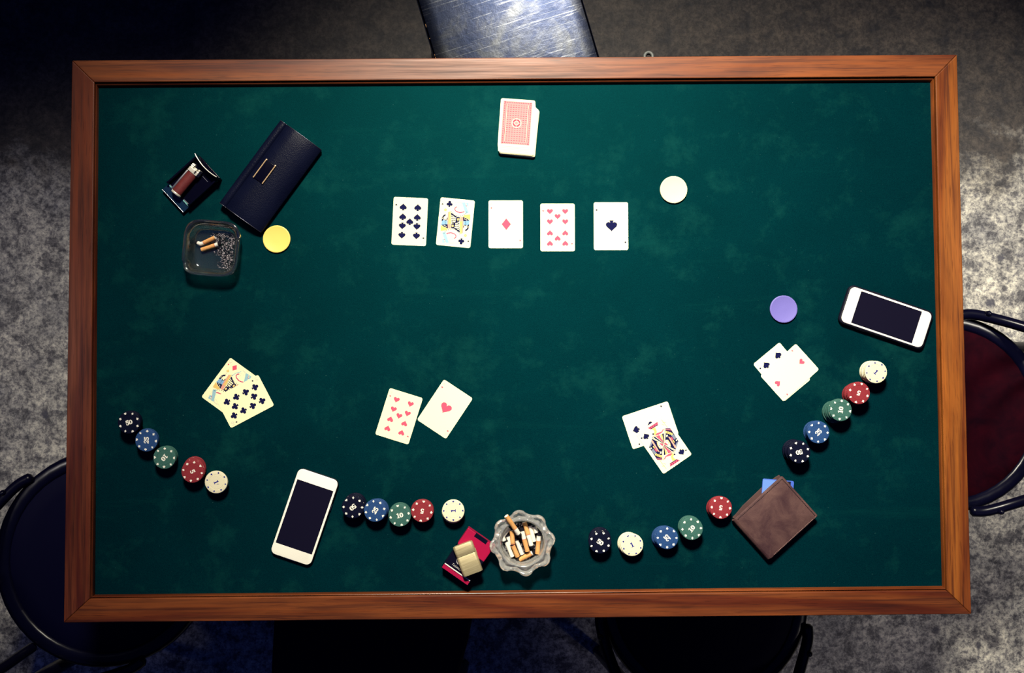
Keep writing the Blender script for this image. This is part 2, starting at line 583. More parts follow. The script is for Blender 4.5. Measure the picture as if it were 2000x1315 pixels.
# ------------------------------------------------------------------ table
tbl = thing('card_table', 'rectangular wooden card table with green felt top and mitred rails', 'table')
O = [at(140.5, 118, T), at(1869.5, 106.5, T), at(1897.5, 1200, T), at(124, 1217, T)]
I = [at(184, 160.5, T), at(1827, 149.5, T), at(1849.5, 1154, T), at(174.8, 1170, T)]
F = [at(193, 171.0, FELT), at(1816.5, 160.5, FELT), at(1839.5, 1144.5, FELT), at(186, 1161.5, FELT)]
cen = sum(O, Vector()) / 4
mb = MB()
mb.prism([(p.x + (p.x - cen.x) * 0.004, p.y + (p.y - cen.y) * 0.006) for p in F][::-1], FELT - 0.012, FELT)
tag(obj('felt', mb.mesh('felt', M['felt']), tbl), 'green felt playing surface')
for i in range(4):
    j = (i + 1) % 4
    mb = MB()
    gap = 0.0003
    mb.prism([(O[i].x, O[i].y), (I[i].x, I[i].y), (I[j].x, I[j].y), (O[j].x, O[j].y)], T - 0.032, T)
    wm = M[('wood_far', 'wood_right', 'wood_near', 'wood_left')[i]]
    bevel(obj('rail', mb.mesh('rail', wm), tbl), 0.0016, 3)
    # rounded inner bead
    mb = MB()
    prof = [(-0.05, -0.0105), (0.06, -0.0085), (0.16, -0.0062), (0.32, -0.0048), (0.52, -0.0053), (0.74, -0.0078), (0.90, -0.0108), (1.0, -0.0140), (1.0, -0.018), (-0.05, -0.018)]
    rings = []
    for c in (i, j):
        rings.append([(I[c].x + (F[c].x - I[c].x) * t, I[c].y + (F[c].y - I[c].y) * t, T + z) for t, z in prof])
    mb.loops(rings, True, True)
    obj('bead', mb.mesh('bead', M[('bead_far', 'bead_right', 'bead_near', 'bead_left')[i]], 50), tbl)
for i in range(4):
    j = (i + 1) % 4
    a, b = O[i].lerp(cen, 0.05), O[j].lerp(cen, 0.05)
    a2, b2 = O[i].lerp(cen, 0.09), O[j].lerp(cen, 0.09)
    mb = MB()
    mb.prism([(a.x, a.y), (a2.x, a2.y), (b2.x, b2.y), (b.x, b.y)], T - 0.13, T - 0.032)
    obj('apron', mb.mesh('apron', M['dark_wood']), tbl)
    c = O[i].lerp(cen, 0.237)
    mb = MB()
    mb.loops([[(c.x + sx * w, c.y + sy * w, z) for sx, sy in ((-1, -1), (1, -1), (1, 1), (-1, 1))] for w, z in ((0.018, 0.0), (0.026, T - 0.13), (0.026, T - 0.032))])
    obj('leg', mb.mesh('leg', M['dark_wood']), tbl)


# ------------------------------------------------------------------ suit shapes (unit height ~1, centred)
def heart(n=10):
    pts = []
    for k in range(2 * n):
        t = 2 * PI * k / (2 * n)
        x = 16 * math.sin(t) ** 3
        y = 13 * math.cos(t) - 5 * math.cos(2 * t) - 2 * math.cos(3 * t) - math.cos(4 * t)
        pts.append((x / 30.0, (y + 2.5) / 30.0))
    return pts


def diamond():
    return [(0, 0.56), (-0.44, 0), (0, -0.56), (0.44, 0)]


def spade_parts():
    h = [(x * 1.0, -y * 0.92 + 0.06) for x, y in heart()]
    stem = [(0.05, -0.15), (0.20, -0.54), (-0.20, -0.54), (-0.05, -0.15)]
    return [h, stem]


def circle(cx, cy, r, n=12):
    return [(cx + r * math.cos(2 * PI * k / n), cy + r * math.sin(2 * PI * k / n)) for k in range(n)]


def suit_polys(s):
    if s == 'heart':
        return [heart()]
    if s == 'diamond':
        return [diamond()]
    if s == 'spade':
        return spade_parts()
    return [circle(0, 0.26, 0.235), circle(-0.26, -0.08, 0.235), circle(0.26, -0.08, 0.235),
            [(-0.1, 0.1), (-0.1, -0.12), (0.1, -0.12), (0.1, 0.1)], [(0.05, -0.05), (0.17, -0.52), (-0.17, -0.52), (-0.05, -0.05)]]


def add_suit(mb, s, x, y, size, rot=0.0, z=0.0, mat=0):
    c, sn = math.cos(rot), math.sin(rot)
    for k, p in enumerate(suit_polys(s)):
        mb.poly([(x + (a * c - b * sn) * size, y + (a * sn + b * c) * size) for a, b in p], z + k * 0.000004, mat)


PIP = {}


def pip_mesh(s, size):
    key = (s, size)
    if key not in PIP:
        mb = MB()
        add_suit(mb, s, 0, 0, size)
        PIP[key] = mb.flat('pip', M['ink_pink'] if s in ('heart', 'diamond') else M['ink_navy'])
    return PIP[key]


TXT = {}


def text_mesh(body, size, material, off=0.0, shear=0.0):
    key = (body, size, material.name, off)
    if key not in TXT:
        cu = bpy.data.curves.new('txt', 'FONT')
        cu.body = body
        cu.size = size
        cu.offset = off
        cu.shear = shear
        cu.align_x = 'CENTER'
        cu.align_y = 'CENTER'
        o = bpy.data.objects.new('txt', cu)
        COL.objects.link(o)
        dg = bpy.context.evaluated_depsgraph_get()
        me = bpy.data.meshes.new_from_object(o.evaluated_get(dg))
        bpy.data.objects.remove(o)
        me.materials.clear()
        me.materials.append(material)
        TXT[key] = me
    return TXT[key]


# ------------------------------------------------------------------ playing cards
CW, CH, CT = 0.063, 0.088, 0.0003
mb = MB()
mb.prism(rrect(CW, CH, 0.0035, 5), 0, CT)
for k in range(2, len(mb.m)):
    mb.m[k] = 1
CARD_ME = mb.mesh('playing_card', [M['card'], M['card_edge']])
PZ = CT + 0.00004
SYM = {'heart': 'hearts', 'spade': 'spades', 'club': 'clubs', 'diamond': 'diamonds'}


def card_at(corners, z, name, label, group):
    """corners: TL, TR, BR, BL in the photograph"""
    P = [at(*c, z) for c in corners]
    c = sum(P, Vector()) / 4
    d = (P[1] + P[2]) - (P[0] + P[3])
    return tag(obj(name, CARD_ME, None, (c.x, c.y, z), math.atan2(d.y, d.x)), label, 'playing card', group)


def index(card, rank, s, ix=-0.0262, iy=0.0365):
    red = s in ('heart', 'diamond')
    tm = text_mesh(rank, 0.0085, M['ink_palepink'] if red else M['ink_grey'], -0.00012)
    pm = pip_mesh(s, 0.0034)
    for k in (1, -1):
        obj('index', tm, card, (ix * k, iy * k, PZ), 0 if k == 1 else PI)
        obj('small_pip', pm, card, (ix * k, (iy - 0.0066) * k, PZ), 0 if k == 1 else PI)


def pips(card, s, spots, size):
    me = pip_mesh(s, size)
    for x, y in spots:
        obj('pip', me, card, (x, y, PZ), PI if y < -0.001 else 0)


P9 = [(sx * 0.0133, y) for sx in (-1, 1) for y in (0.0265, 0.0085, -0.0092, -0.0265)] + [(0, 0.0)]
P10 = [(sx * 0.0140, y) for sx in (-1, 1) for y in (0.0288, 0.0098, -0.0098, -0.0288)] + [(0, 0.0195), (0, -0.0195)]
P4 = [(sx * 0.0140, y) for sx in (-1, 1) for y in (0.028, -0.028)]

Z0 = FELT
community = 'five community cards in a row'
c = card_at([(768.6, 384), (836.5, 386.6), (832.3, 482), (764.3, 478.6)], Z0, 'playing_card', 'nine of spades card, leftmost of the middle row on green felt', community)
index(c, '9', 'spade')
pips(c, 'spade', P9, 0.0124)

# --- queen figure: points read on the card, then centred and straightened
QINK = ['ink_navy', 'ink_rose', 'ink_blue', 'ink_midblue', 'ink_yellow', 'ink_salmon', 'ink_grey', 'ink_slate', 'card', 'ink_purple', 'ink_pink']
QI = {k: i for i, k in enumerate(QINK)}


def court_mesh(name, centre, rot, scale, shapes):
    mb = MB()
    c, s = math.cos(rot), math.sin(rot)

    def cv(p):
        x, y = (p[0] - centre[0]) / scale * 0.001, -(p[1] - centre[1]) / scale * 0.001
        return (x * c - y * s, x * s + y * c)
    for flip in (1, -1):
        for k, (kind, ink, pts, w) in enumerate(shapes):
            q = [(flip * a, flip * b) for a, b in map(cv, pts)]
            z = 0.000003 * (k + 1)
            if kind == 'poly':
                mb.poly(q, z, QI[ink])
            else:
                mb.ribbon(q, w / scale * 0.001, z, QI[ink])
    return mb.flat(name, [M[k] for k in QINK])


Q_SHAPES = [
    ('poly', 'ink_blue', [(1245, 272), (1292, 270), (1352, 425), (1302, 447)], 0),
    ('poly', 'ink_blue', [(1296, 274), (1346, 274), (1346, 332), (1310, 334), (1322, 300)], 0),
    ('line', 'ink_blue', [(1176, 290), (1150, 318), (1118, 350), (1100, 385), (1092, 415)], 9),
    ('line', 'ink_grey', [(1180, 262), (1230, 268), (1250, 300)], 5),
    ('line', 'ink_rose', [(1168, 336), (1143, 356), (1140, 382), (1160, 408), (1215, 426), (1258, 420), (1284, 408)], 14),
    ('poly', 'ink_grey', [(1186, 318), (1196, 318), (1196, 326), (1186, 326)], 0),
    ('poly', 'ink_grey', [(1226, 312), (1238, 312), (1238, 320), (1226, 320)], 0),
    ('line', 'ink_grey', [(1196, 340), (1190, 362), (1204, 374)], 4),
    ('poly', 'ink_yellow', [(1288, 462), (1372, 452), (1372, 540), (1330, 515), (1262, 488)], 0),
    ('poly', 'ink_navy', [(1262, 490), (1330, 520), (1362, 545), (1268, 556)], 0),
    ('line', 'card', [(1285, 515), (1300, 532)], 8),
    ('line', 'card', [(1312, 532), (1326, 542)], 7),
    ('poly', 'ink_midblue', [(1268, 556), (1366, 545), (1352, 618), (1300, 610), (1272, 600)], 0),
    ('line', 'ink_navy', [(1300, 556), (1306, 606)], 5),
    ('poly', 'ink_salmon', [(1222, 488), (1262, 490), (1268, 560), (1218, 566)], 0),
    ('poly', 'ink_yellow', [(1216, 566), (1268, 560), (1270, 600), (1262, 660), (1236, 700)], 0),
    ('poly', 'ink_navy', [(1168, 490), (1216, 496), (1208, 566), (1172, 572), (1150, 590), (1150, 560)], 0),
    ('poly', 'ink_yellow', [(1182, 512), (1200, 512), (1204, 530), (1196, 552), (1180, 550), (1174, 532)], 0),
    ('poly', 'card', [(1186, 526), (1196, 526), (1194, 538), (1185, 538)], 0),
    ('poly', 'ink_navy', [(1080, 428), (1102, 440), (1130, 462), (1165, 482), (1165, 500), (1120, 478), (1085, 462)], 0),
    ('line', 'ink_navy', [(1082, 476), (1112, 494), (1140, 490), (1166, 500)], 10),
    ('line', 'ink_navy', [(1086, 508), (1112, 522), (1140, 518), (1160, 526)], 10),
    ('line', 'ink_navy', [(1088, 540), (1112, 550), (1138, 546), (1154, 552)], 10),
    ('line', 'ink_navy', [(1092, 566), (1118, 578), (1140, 580)], 13),
]
for k in range(11):
    a = math.radians(200 + 13.5 * k)
    Q_SHAPES.append(('line', 'ink_navy', [(1205 + 122 * math.cos(a), 372 - 100 * math.sin(a)), (1205 + 134 * math.cos(a), 372 - 116 * math.sin(a))], 7))
Q_SHAPES += [
    ('poly', 'ink_salmon', [(1036, 424), (1052, 418), (1048, 592), (1028, 594)], 0),
    ('poly', 'ink_yellow', [(1052, 418), (1074, 408), (1084, 592), (1046, 594)], 0),
    ('poly', 'ink_midblue', [(962, 540), (1030, 548), (1028, 594), (932, 614), (944, 570)], 0),
    ('line', 'ink_navy', [(990, 545), (998, 600)], 5),
    ('poly', 'ink_navy', [(940, 560), (946, 500), (972, 462), (1000, 452), (1004, 470), (975, 490), (968, 540)], 0),
    ('line', 'card', [(952, 525), (964, 500)], 6),
    ('line', 'ink_navy', [(984, 530), (1006, 546), (1024, 532), (1026, 505)], 11),
    ('line', 'ink_grey', [(996, 400), (1000, 430), (990, 450)], 5),
    ('poly', 'ink_yellow', [(996, 362), (1016, 376), (1010, 402), (986, 404), (974, 384)], 0),
    ('poly', 'card', [(996, 378), (1002, 384), (996, 391), (989, 384)], 0),
    ('line', 'ink_rose', [(1306, 310), (1322, 330)], 7),
    ('line', 'ink_rose', [(1302, 288), (1310, 296)], 7),
]
QUEEN = court_mesh('court_figure', (1150, 580), math.radians(5.1), 8.30, Q_SHAPES)
FRAME = {}


def court_frame():
    if 'f' not in FRAME:
        mb = MB()
        w, h, t = 0.0215, 0.0375, 0.00028
        for a in (-1, 1):
            mb.poly([(a * w - t / 2, -h), (a * w + t / 2, -h), (a * w + t / 2, h), (a * w - t / 2, h)], 0)
            mb.poly([(-w, a * h - t / 2), (w, a * h - t / 2), (w, a * h + t / 2), (-w, a * h + t / 2)], 0)
        FRAME['f'] = mb.flat('border_line', M['ink_grey'])
    return FRAME['f']


def court(c, fig, s, rank, px=-0.0140, py=0.0335):
    obj('border_line', court_frame(), c, (0, 0, PZ - 0.00001))
    obj('court_figure', fig, c, (0, 0, PZ))
    for k in (1, -1):
        obj('pip', pip_mesh(s, 0.0112), c, (px * k, py * k, PZ + 0.00001), 0 if k == 1 else PI)
    index(c, rank, s, -0.0268, 0.0385)


c = card_at([(859.6, 384.7), (928, 391), (919.4, 486), (851, 479)], Z0, 'playing_card', 'queen of clubs card, second from left in the middle row', community)
court(c, QUEEN, 'club', 'Q')
c = card_at([(953.6, 390.5), (1022, 390.5), (1022, 486), (953.4, 486)], Z0, 'playing_card', 'ace of diamonds card in the centre of the middle row', community)
index(c, 'A', 'diamond')
obj('pip', pip_mesh('diamond', 0.0192), c, (0.001, 0, PZ))
c = card_at([(1055, 396.8), (1123, 396.8), (1123, 492), (1055, 492)], Z0, 'playing_card', 'ten of hearts card with unbent corners, fourth in the middle row', community)
index(c, '10', 'heart')
pips(c, 'heart', P10, 0.0105)
c = card_at([(1159.3, 394), (1227.3, 394), (1227.3, 490), (1159.3, 490)], Z0, 'playing_card', 'ace of spades card, rightmost of the middle row', community)
index(c, 'A', 'spade')
obj('pip', pip_mesh('spade', 0.0200), c, (0.001, 0.0, PZ), PI)

# hand: queen of diamonds under ten of clubs
c = card_at([(450, 698.7), (504, 738), (448, 815), (394, 775.7)], Z0, 'playing_card', 'queen of diamonds card partly under the ten of clubs', 'hole cards at the left')
court(c, QUEEN, 'diamond', 'Q')
Zu = Z0 + CT + 0.00025
c = card_at([(418.5, 777.7), (505, 732), (537, 791), (450.4, 836.7)], Zu, 'playing_card', 'ten of clubs card lying over the queen of diamonds', 'hole cards at the left')
c.rotation_euler.z += PI / 2      # short side of this card runs down the picture
index(c, '10', 'club')
pips(c, 'club', P10, 0.0125)
# hand: nine and ace of hearts
c = card_at([(761, 758.4), (825.5, 778), (798, 868.7), (733, 848)], Z0, 'playing_card', 'nine of hearts card tilted beside the ace of hearts', 'hole cards at bottom centre')
index(c, '9', 'heart')
pips(c, 'heart', P9, 0.0106)
c = card_at([(866.5, 741.3), (922.7, 778), (871.6, 858), (815.4, 820)], Z0, 'playing_card', 'ace of hearts card tilted right of the nine of hearts', 'hole cards at bottom centre')
index(c, 'A', 'heart')
obj('pip', pip_mesh('heart', 0.0200), c, (0.000, 0.001, PZ))
# hand: three of spades under king of spades
c = card_at([(1215, 814.5), (1304.5, 785), (1325, 847), (1235.5, 877)], Z0, 'playing_card', 'three of spades card lying under the king of spades', 'hole cards right of centre')
c.rotation_euler.z += PI / 2
index(c, '3', 'spade')
pips(c, 'spade', [(0, 0.0275), (0, 0.0), (0, -0.0275)], 0.0128)
K_SHAPES = [
    ('poly', 'ink_navy', [(845, 515), (920, 515), (1045, 710), (1000, 838), (826, 752), (842, 640)], 0),
    ('poly', 'ink_purple', [(845, 515), (920, 515), (948, 556), (850, 546)], 0),
    ('line', 'ink_salmon', [(850, 530), (932, 534)], 6),
    ('poly', 'ink_slate', [(950, 590), (1010, 655), (985, 690), (930, 620)], 0),
    ('poly', 'ink_slate', [(1042, 712), (1004, 832), (990, 780), (1020, 720)], 0),
    ('poly', 'ink_yellow', circle(866, 574, 20, 10), 0),
    ('poly', 'ink_yellow', circle(890, 582, 20, 10), 0),
    ('poly', 'ink_yellow', circle(914, 590, 20, 10), 0),
    ('poly', 'ink_yellow', circle(938, 600, 18, 10), 0),
    ('line', 'ink_navy', [(876, 556), (884, 580), (876, 600)], 5),
    ('line', 'ink_navy', [(900, 562), (908, 588), (900, 608)], 5),
    ('line', 'ink_navy', [(924, 572), (930, 596), (924, 616)], 5),
    ('poly', 'ink_salmon', [(886, 640), (912, 646), (1016, 806), (992, 816)], 0),
    ('poly', 'ink_pink', [(926, 640), (952, 660), (968, 690), (946, 694), (928, 668)], 0),
    ('line', 'ink_yellow', [(960, 694), (985, 728)], 15),
    ('poly', 'card', [(862, 612), (884, 616), (872, 650), (856, 640)], 0),
    ('poly', 'card', [(1005, 680), (1028, 690), (1020, 708), (1004, 700)], 0),
    ('poly', 'card', [(848, 692), (876, 690), (916, 750), (920, 790), (884, 782), (838, 744)], 0),
    ('poly', 'ink_navy', circle(872, 712, 6, 6), 0),
    ('poly', 'ink_navy', circle(894, 738, 7, 6), 0),
    ('poly', 'ink_navy', circle(884, 764, 6, 6), 0),
    ('line', 'ink_yellow', [(880, 690), (912, 735), (926, 790)], 9),
    ('poly', 'ink_pink', [(826, 752), (840, 726), (872, 748), (880, 776), (850, 778)], 0),
    ('line', 'ink_salmon', [(834, 520), (836, 620), (826, 735)], 9),
    ('line', 'card', [(843, 520), (846, 620), (832, 740)], 7),
    ('poly', 'ink_navy', [(790, 602), (822, 590), (826, 740), (812, 720)], 0),
    ('poly', 'ink_pink', [(700, 640), (752, 616), (822, 742)], 0),
    ('poly', 'ink_yellow', [(770, 612), (796, 600), (824, 738)], 0),
    ('line', 'ink_navy', [(748, 620), (822, 738)], 5),
    ('line', 'ink_slate', [(766, 614), (823, 738)], 7),
    ('poly', 'ink_navy', [(640, 660), (690, 645), (822, 744), (800, 748)], 0),
    ('line', 'card', [(660, 660), (800, 744)], 9),
    ('line', 'ink_salmon', [(652, 640), (700, 632), (770, 590), (812, 545), (828, 520)], 12),
    ('poly', 'ink_pink', [(686, 622), (716, 588), (786, 566), (806, 530), (816, 530), (800, 575), (746, 612)], 0),
    ('poly', 'ink_yellow', [(636, 530), (690, 500), (716, 568), (700, 612), (680, 622), (664, 600), (682, 570), (668, 545)], 0),
    ('poly', 'ink_navy', circle(660, 604, 13, 8), 0),
    ('poly', 'ink_pink', [(576, 515), (728, 416), (732, 462), (624, 532)], 0),
    ('line', 'ink_navy', [(622, 530), (732, 462)], 11),
    ('poly', 'ink_navy', circle(616, 508, 8, 8), 0),
    ('poly', 'ink_navy', circle(646, 487, 8, 8), 0),
    ('poly', 'ink_navy', circle(676, 468, 8, 8), 0),
    ('poly', 'ink_navy', circle(706, 448, 8, 8), 0),
    ('line', 'ink_yellow', [(786, 386), (880, 506)], 5),
    ('line', 'ink_yellow', [(806, 430), (850, 425)], 5),
    ('line', 'ink_yellow', [(790, 452), (830, 470)], 5),
    ('poly', 'ink_grey', circle(728, 494, 5, 6), 0),
    ('poly', 'ink_grey', circle(770, 522, 5, 6), 0),
]
KING = court_mesh('court_figure', (822, 756), math.radians(-34.7), 8.35, K_SHAPES)
c = card_at([(1242, 848), (1297, 810), (1351, 888), (1296, 926)], Zu, 'playing_card', 'king of spades card lying over the three of spades', 'hole cards right of centre')
court(c, KING, 'spade', 'K', -0.0185, 0.0305)
# hand: four of spades under two of hearts
c = card_at([(1471, 712), (1522, 669.5), (1583, 741), (1531.5, 784)], Z0, 'playing_card', 'black spade card lying under the two of hearts', 'hole cards at the right')
index(c, '4', 'spade')
pips(c, 'spade', P4, 0.0124)
c = card_at([(1554, 671.5), (1600, 722), (1530.5, 785), (1484.5, 733.5)], Zu, 'playing_card', 'two of hearts card lying over a black spade card', 'hole cards at the right')
index(c, '2', 'heart')
pips(c, 'heart', [(0, 0.0285), (0, -0.0285)], 0.0106)

# --- the deck
mb = MB()
z = 0
w, h = 0.0262, 0.0395
mb.poly([(-w, -h), (w, -h), (w, h), (-w, h)], 0, 0)
z = 0.000006
for k in range(24):
    y = -h + 0.0016 + k * (2 * h - 0.0032) / 23
    for s in (-1, 1):
        mb.poly([(s * (w - 0.0024) + dx, y + dy) for dx, dy in ((-.0012, -.0011), (.0012, -.0004), (.0009, .0011), (-.0004, .0006))], z, 1)
for k in range(15):
    x = -w + 0.0036 + k * (2 * w - 0.0072) / 14
    for s in (-1, 1):
        mb.poly([(x + dx, s * (h - 0.0024) + dy) for dx, dy in ((-.0011, -.0012), (.0011, -.0004), (.0006, .0012), (-.0006, .0004))], z, 1)
for s in (-1, 1):
    mb.poly([(s * 0.0206 - .0004, -0.0338), (s * 0.0206 + .0004, -0.0338), (s * 0.0206 + .0004, 0.0338), (s * 0.0206 - .0004, 0.0338)], z, 1)
    mb.poly([(s * 0.0196 - .0004, -0.0338), (s * 0.0196 + .0004, -0.0338), (s * 0.0196 + .0004, 0.0338), (s * 0.0196 - .0004, 0.0338)], z, 2)
for r in range(18):
    y = -0.0325 + r * 0.00382
    for k in range(8):
        x = -0.0168 + k * 0.0048
        if x * x + y * y < 0.0098 ** 2:
            continue
        mb.poly([(x - .0016, y - .0005), (x + .0014, y - .0006), (x + .0016, y + .0003), (x + .0002, y + .0008), (x - .0014, y + .0003)], z, 1 if r % 2 == 0 else 3)
for a, b, ink in ((0.0088, 0.0074, 2), (0.0072, 0.0046, 1), (0.0040, 0.0030, 2)):
    for k in range(16):
        if ink == 1 and k % 4 == 0:
            continue
        t0, t1 = 2 * PI * (k - .5) / 16, 2 * PI * (k + .45) / 16
        mb.poly([(b * math.cos(t0), b * math.sin(t0)), (a * math.cos(t0), a * math.sin(t0)), (a * math.cos(t1), a * math.sin(t1)), (b * math.cos(t1), b * math.sin(t1))], z * 1.5, ink)
M['ink_backbase'] = mat('card_back_tint', (0.80, 0.27, 0.27), 0.7, 0, 0.04)
M['ink_backmid'] = mat('card_back_mid_ink', (0.72, 0.13, 0.14), 0.7, 0, 0.04)
BACK = mb.flat('back_print', [M['ink_backbase'], M['ink_backdark'], M['card'], M['ink_backmid']])
NDECK = 38
ctop = at(1008.8, 240.5, Z0 + NDECK * CT)
top_rz = ang((976, 185), (1045, 190))
for k in range(NDECK):
    t = k / (NDECK - 1)
    zz = Z0 + k * CT
    # lower cards have slid towards the players and to the right
    if k >= NDECK - 5:
        q = (NDECK - 1 - k) / 4.0
        dx, dy = 0.0006 * q, -0.0105 * q
        rz = top_rz - 0.004 * q
    else:
        u = (NDECK - 5 - k) / (NDECK - 5)
        dx = 0.0020 + 0.0040 * min(1, u * 2.2) + random.uniform(-.0006, .0006)
        dy = -0.0118 - 0.0035 * math.sin(u * 2.4) + random.uniform(-.0005, .0005)
        rz = top_rz - 0.012 - 0.03 * u + random.uniform(-.006, .006)
    topc = k == NDECK - 1
    lab = 'red-backed playing card, topmost of the deck near the far rail' if topc else (f'cream-edged playing card slid out {(None, "first", "second", "third", "fourth")[NDECK - 1 - k]} below the red-backed top card' if k >= NDECK - 5 else 'cream-edged playing card in the even lower part of the deck')
    o = tag(obj('playing_card', CARD_ME, None, (ctop.x + dx, ctop.y + dy, zz), rz), lab, 'playing card', 'cards of the deck')
    if topc:
        obj('back_print', BACK, o, (0, 0, PZ))

# ------------------------------------------------------------------ poker chips
CR, CTK = 0.0200, 0.0033
CHIP, SPOTS = {}, {}
for col in ('black', 'blue', 'green', 'red', 'white'):
    mb = MB()
    mb.lathe([(0.0190, 0.0), (0.0198, 0.0003), (CR, 0.0008), (CR, CTK - 0.0008), (0.0198, CTK - 0.0003), (0.0190, CTK), (0.01345, CTK),
              (0.0132, CTK - 0.00030), (0.01265, CTK - 0.00030), (0.0124, CTK), (0.002, CTK)], 40)
    CHIP[col] = mb.mesh('poker_chip', M['chip_' + col], 25)
    mb = MB()
    for k in range(8):
        a = 2 * PI * k / 8
        add_suit(mb, ('spade', 'diamond', 'heart', 'club')[k % 4], 0.0166 * math.cos(a), 0.0166 * math.sin(a), 0.0034 if col == 'white' else 0.0044, a - PI / 2, 0, 0)
    SPOTS[col] = mb.flat('edge_spots', M['spot_navy'] if col == 'white' else M['spot_cream'])


def arc(cx, cy, rx, ry, a0, a1, n=14):
    return [(cx + rx * math.cos(math.radians(a0 + (a1 - a0) * k / n)), cy + ry * math.sin(math.radians(a0 + (a1 - a0) * k / n))) for k in range(n + 1)]


def glyph(mb, ch, x, s, white=False):
    """heavy slab numerals, unit height 1, drawn from thick strokes"""
    def sh(pts):
        return [(x + a * s, b * s) for a, b in pts]
    if ch == '0':
        n = 20
        mb.ribbon(sh(arc(0, 0, 0.245, 0.40, 0, 360, n)), [s * (0.10 + 0.19 * abs(math.cos(2 * PI * k / n))) for k in range(n + 1)])
    elif ch == '1':
        mb.poly(sh([(-0.10, -0.5), (0.13, -0.5), (0.13, 0.5), (0.0, 0.5), (-0.10, 0.42)]))
        mb.poly(sh([(-0.28, -0.5), (0.30, -0.5), (0.30, -0.37), (-0.28, -0.37)]), 0.000004)
        mb.poly(sh([(-0.30, 0.28), (-0.10, 0.24), (-0.05, 0.48), (-0.30, 0.36)]), 0.000008)
    elif ch == '5':
        mb.poly(sh([(-0.26, 0.5), (-0.30, -0.02), (-0.16, -0.02), (-0.10, 0.5)]))
        mb.poly(sh([(-0.26, 0.5), (-0.24, 0.27), (0.30, 0.27), (0.30, 0.54)]), 0.000004)
        mb.ribbon(sh(arc(-0.02, -0.17, 0.25, 0.25, 130, -150)), [s * w for w in (.10, .13, .16, .19, .22, .24, .25, .24, .22, .19, .16, .14, .13, .16, .20)], 0.000008)
        mb.poly(sh(circle(-0.20, -0.30, 0.12, 10)), 0.000010)
    elif ch == '2':
        mb.ribbon(sh(arc(0.0, 0.20, 0.23, 0.22, 190, -40)), [s * w for w in (.20, .16, .13, .12, .13, .15, .17, .19, .21, .23, .24, .24, .23, .22, .20)])
        mb.poly(sh([(0.27, 0.12), (0.05, -0.04), (-0.30, -0.40), (-0.06, -0.40), (0.20, -0.06)]), 0.000004)
        mb.poly(sh([(-0.32, -0.5), (0.30, -0.5), (0.34, -0.16), (0.24, -0.16), (0.20, -0.27), (-0.32, -0.32)]), 0.000008)
        mb.poly(sh(circle(-0.20, 0.17, 0.12, 10)), 0.000010)
    elif ch == '(':
        mb.ribbon(sh(arc(0.20, 0, 0.33, 0.42, 115, 205, 8)), [s * w for w in (.02, .05, .09, .12, .13, .10, .07, .04, .02)])


NUM = {}


def numeral(txt, col):
    if (txt, col) not in NUM:
        mb = MB()
        s = 0.0088
        adv = 0.66 * s
        for k, ch in enumerate(txt):
            glyph(mb, ch, (k - (len(txt) - 1) / 2) * adv, s)
        NUM[(txt, col)] = mb.flat('numeral', M['spot_navy'] if col == 'white' else M['spot_cream'])
    return NUM[(txt, col)]


ORD = ['first', 'second', 'third', 'fourth', 'fifth', 'sixth', 'seventh', 'eighth', 'ninth', 'tenth']


def chip_stack(col, num, px, py, n, dpx, dpy, rot, where, shift=(0, 0), bow=1.0):
    """px,py: centre of the top chip in the photograph; dpx,dpy: where the bottom chip shows relative to it"""
    kind = {'black': 'black', 'blue': 'blue', 'green': 'green', 'red': 'red', 'white': 'white'}[col]
    grp = f'{kind} chips, {where}'
    for k in range(n):
        q = (n - 1 - k) / max(n - 1, 1)
        zz = FELT + k * CTK
        jx, jy = (0, 0) if k == n - 1 else (random.uniform(-.9, .9), random.uniform(-.9, .9))
        p = at(px + dpx * q ** bow + jx, py + dpy * q ** bow + jy, zz + CTK)
        topc = k == n - 1
        rz = math.radians(rot) if topc else random.uniform(0, 2 * PI)
        if topc:
            lab = f'{kind} poker chip showing {num} on top of its stack, {where}'
        else:
            lab = f'{kind} poker chip, {ORD[n - 1 - k]} from the top of its stack, {where}'
        o = tag(obj('poker_chip', CHIP[col], None, (p.x, p.y, zz), rz), lab, 'poker chip', grp)
        obj('edge_spots', SPOTS[col], o, (0, 0, CTK + 0.00004), math.radians(shift[0]) if topc else 0)
        if topc:
            obj('numeral', numeral(num if num != '1(' else '1(', col), o, (0, 0, CTK + 0.00005))


def stack(col, num, px, py, n, dpx, dpy, rot, where, spot=0, bow=1.0, glyphs=None):
    global numeral
    chip_stack(col, num, px, py, n, dpx, dpy, rot, where, (spot, 0), bow)


LW = 'far left row'
stack('black', '50', 251.8, 825.5, 8, 5, -1, 17, LW, 6)
stack('blue', '25', 285.9, 860.3, 7, 3, -1, 85, LW, 0)
stack('green', '10', 321.1, 894.2, 7, 5, -1.5, 228, LW, 40)
stack('red', '5', 376, 921.3, 7, 4, -7, -65, LW, 10, 0.6)
stack('white', '1', 422.4, 942, 6, 0, 0, -66, LW, 8)
MW = 'row beside lower phone'
stack('black', '50', 689.2, 991, 7, 5, -6, 223, MW, 0, 0.7)
stack('blue', '25', 732.6, 997.5, 7, 5, -1.5, 55, MW, 0)
stack('green', '10', 780.6, 1007, 7, 1, -3, 12, MW, 0)
stack('red', '5', 824.7, 998.6, 7, 0.5, -1.5, 171, MW, 0)
stack('white', '1', 885.3, 998, 6, -1, 2.5, 90, MW, 0)
BW = 'row left of wallet'
stack('black', '50', 1172, 1059.5, 7, -1, -8, -32, BW, 10, 0.7)
stack('white', '1', 1234.5, 1064.5, 6, -6, -2.5, 25, BW, 0, 0.8)
stack('blue', '25', 1303, 1051, 7, -9, -2, 129, BW, 5, 0.8)
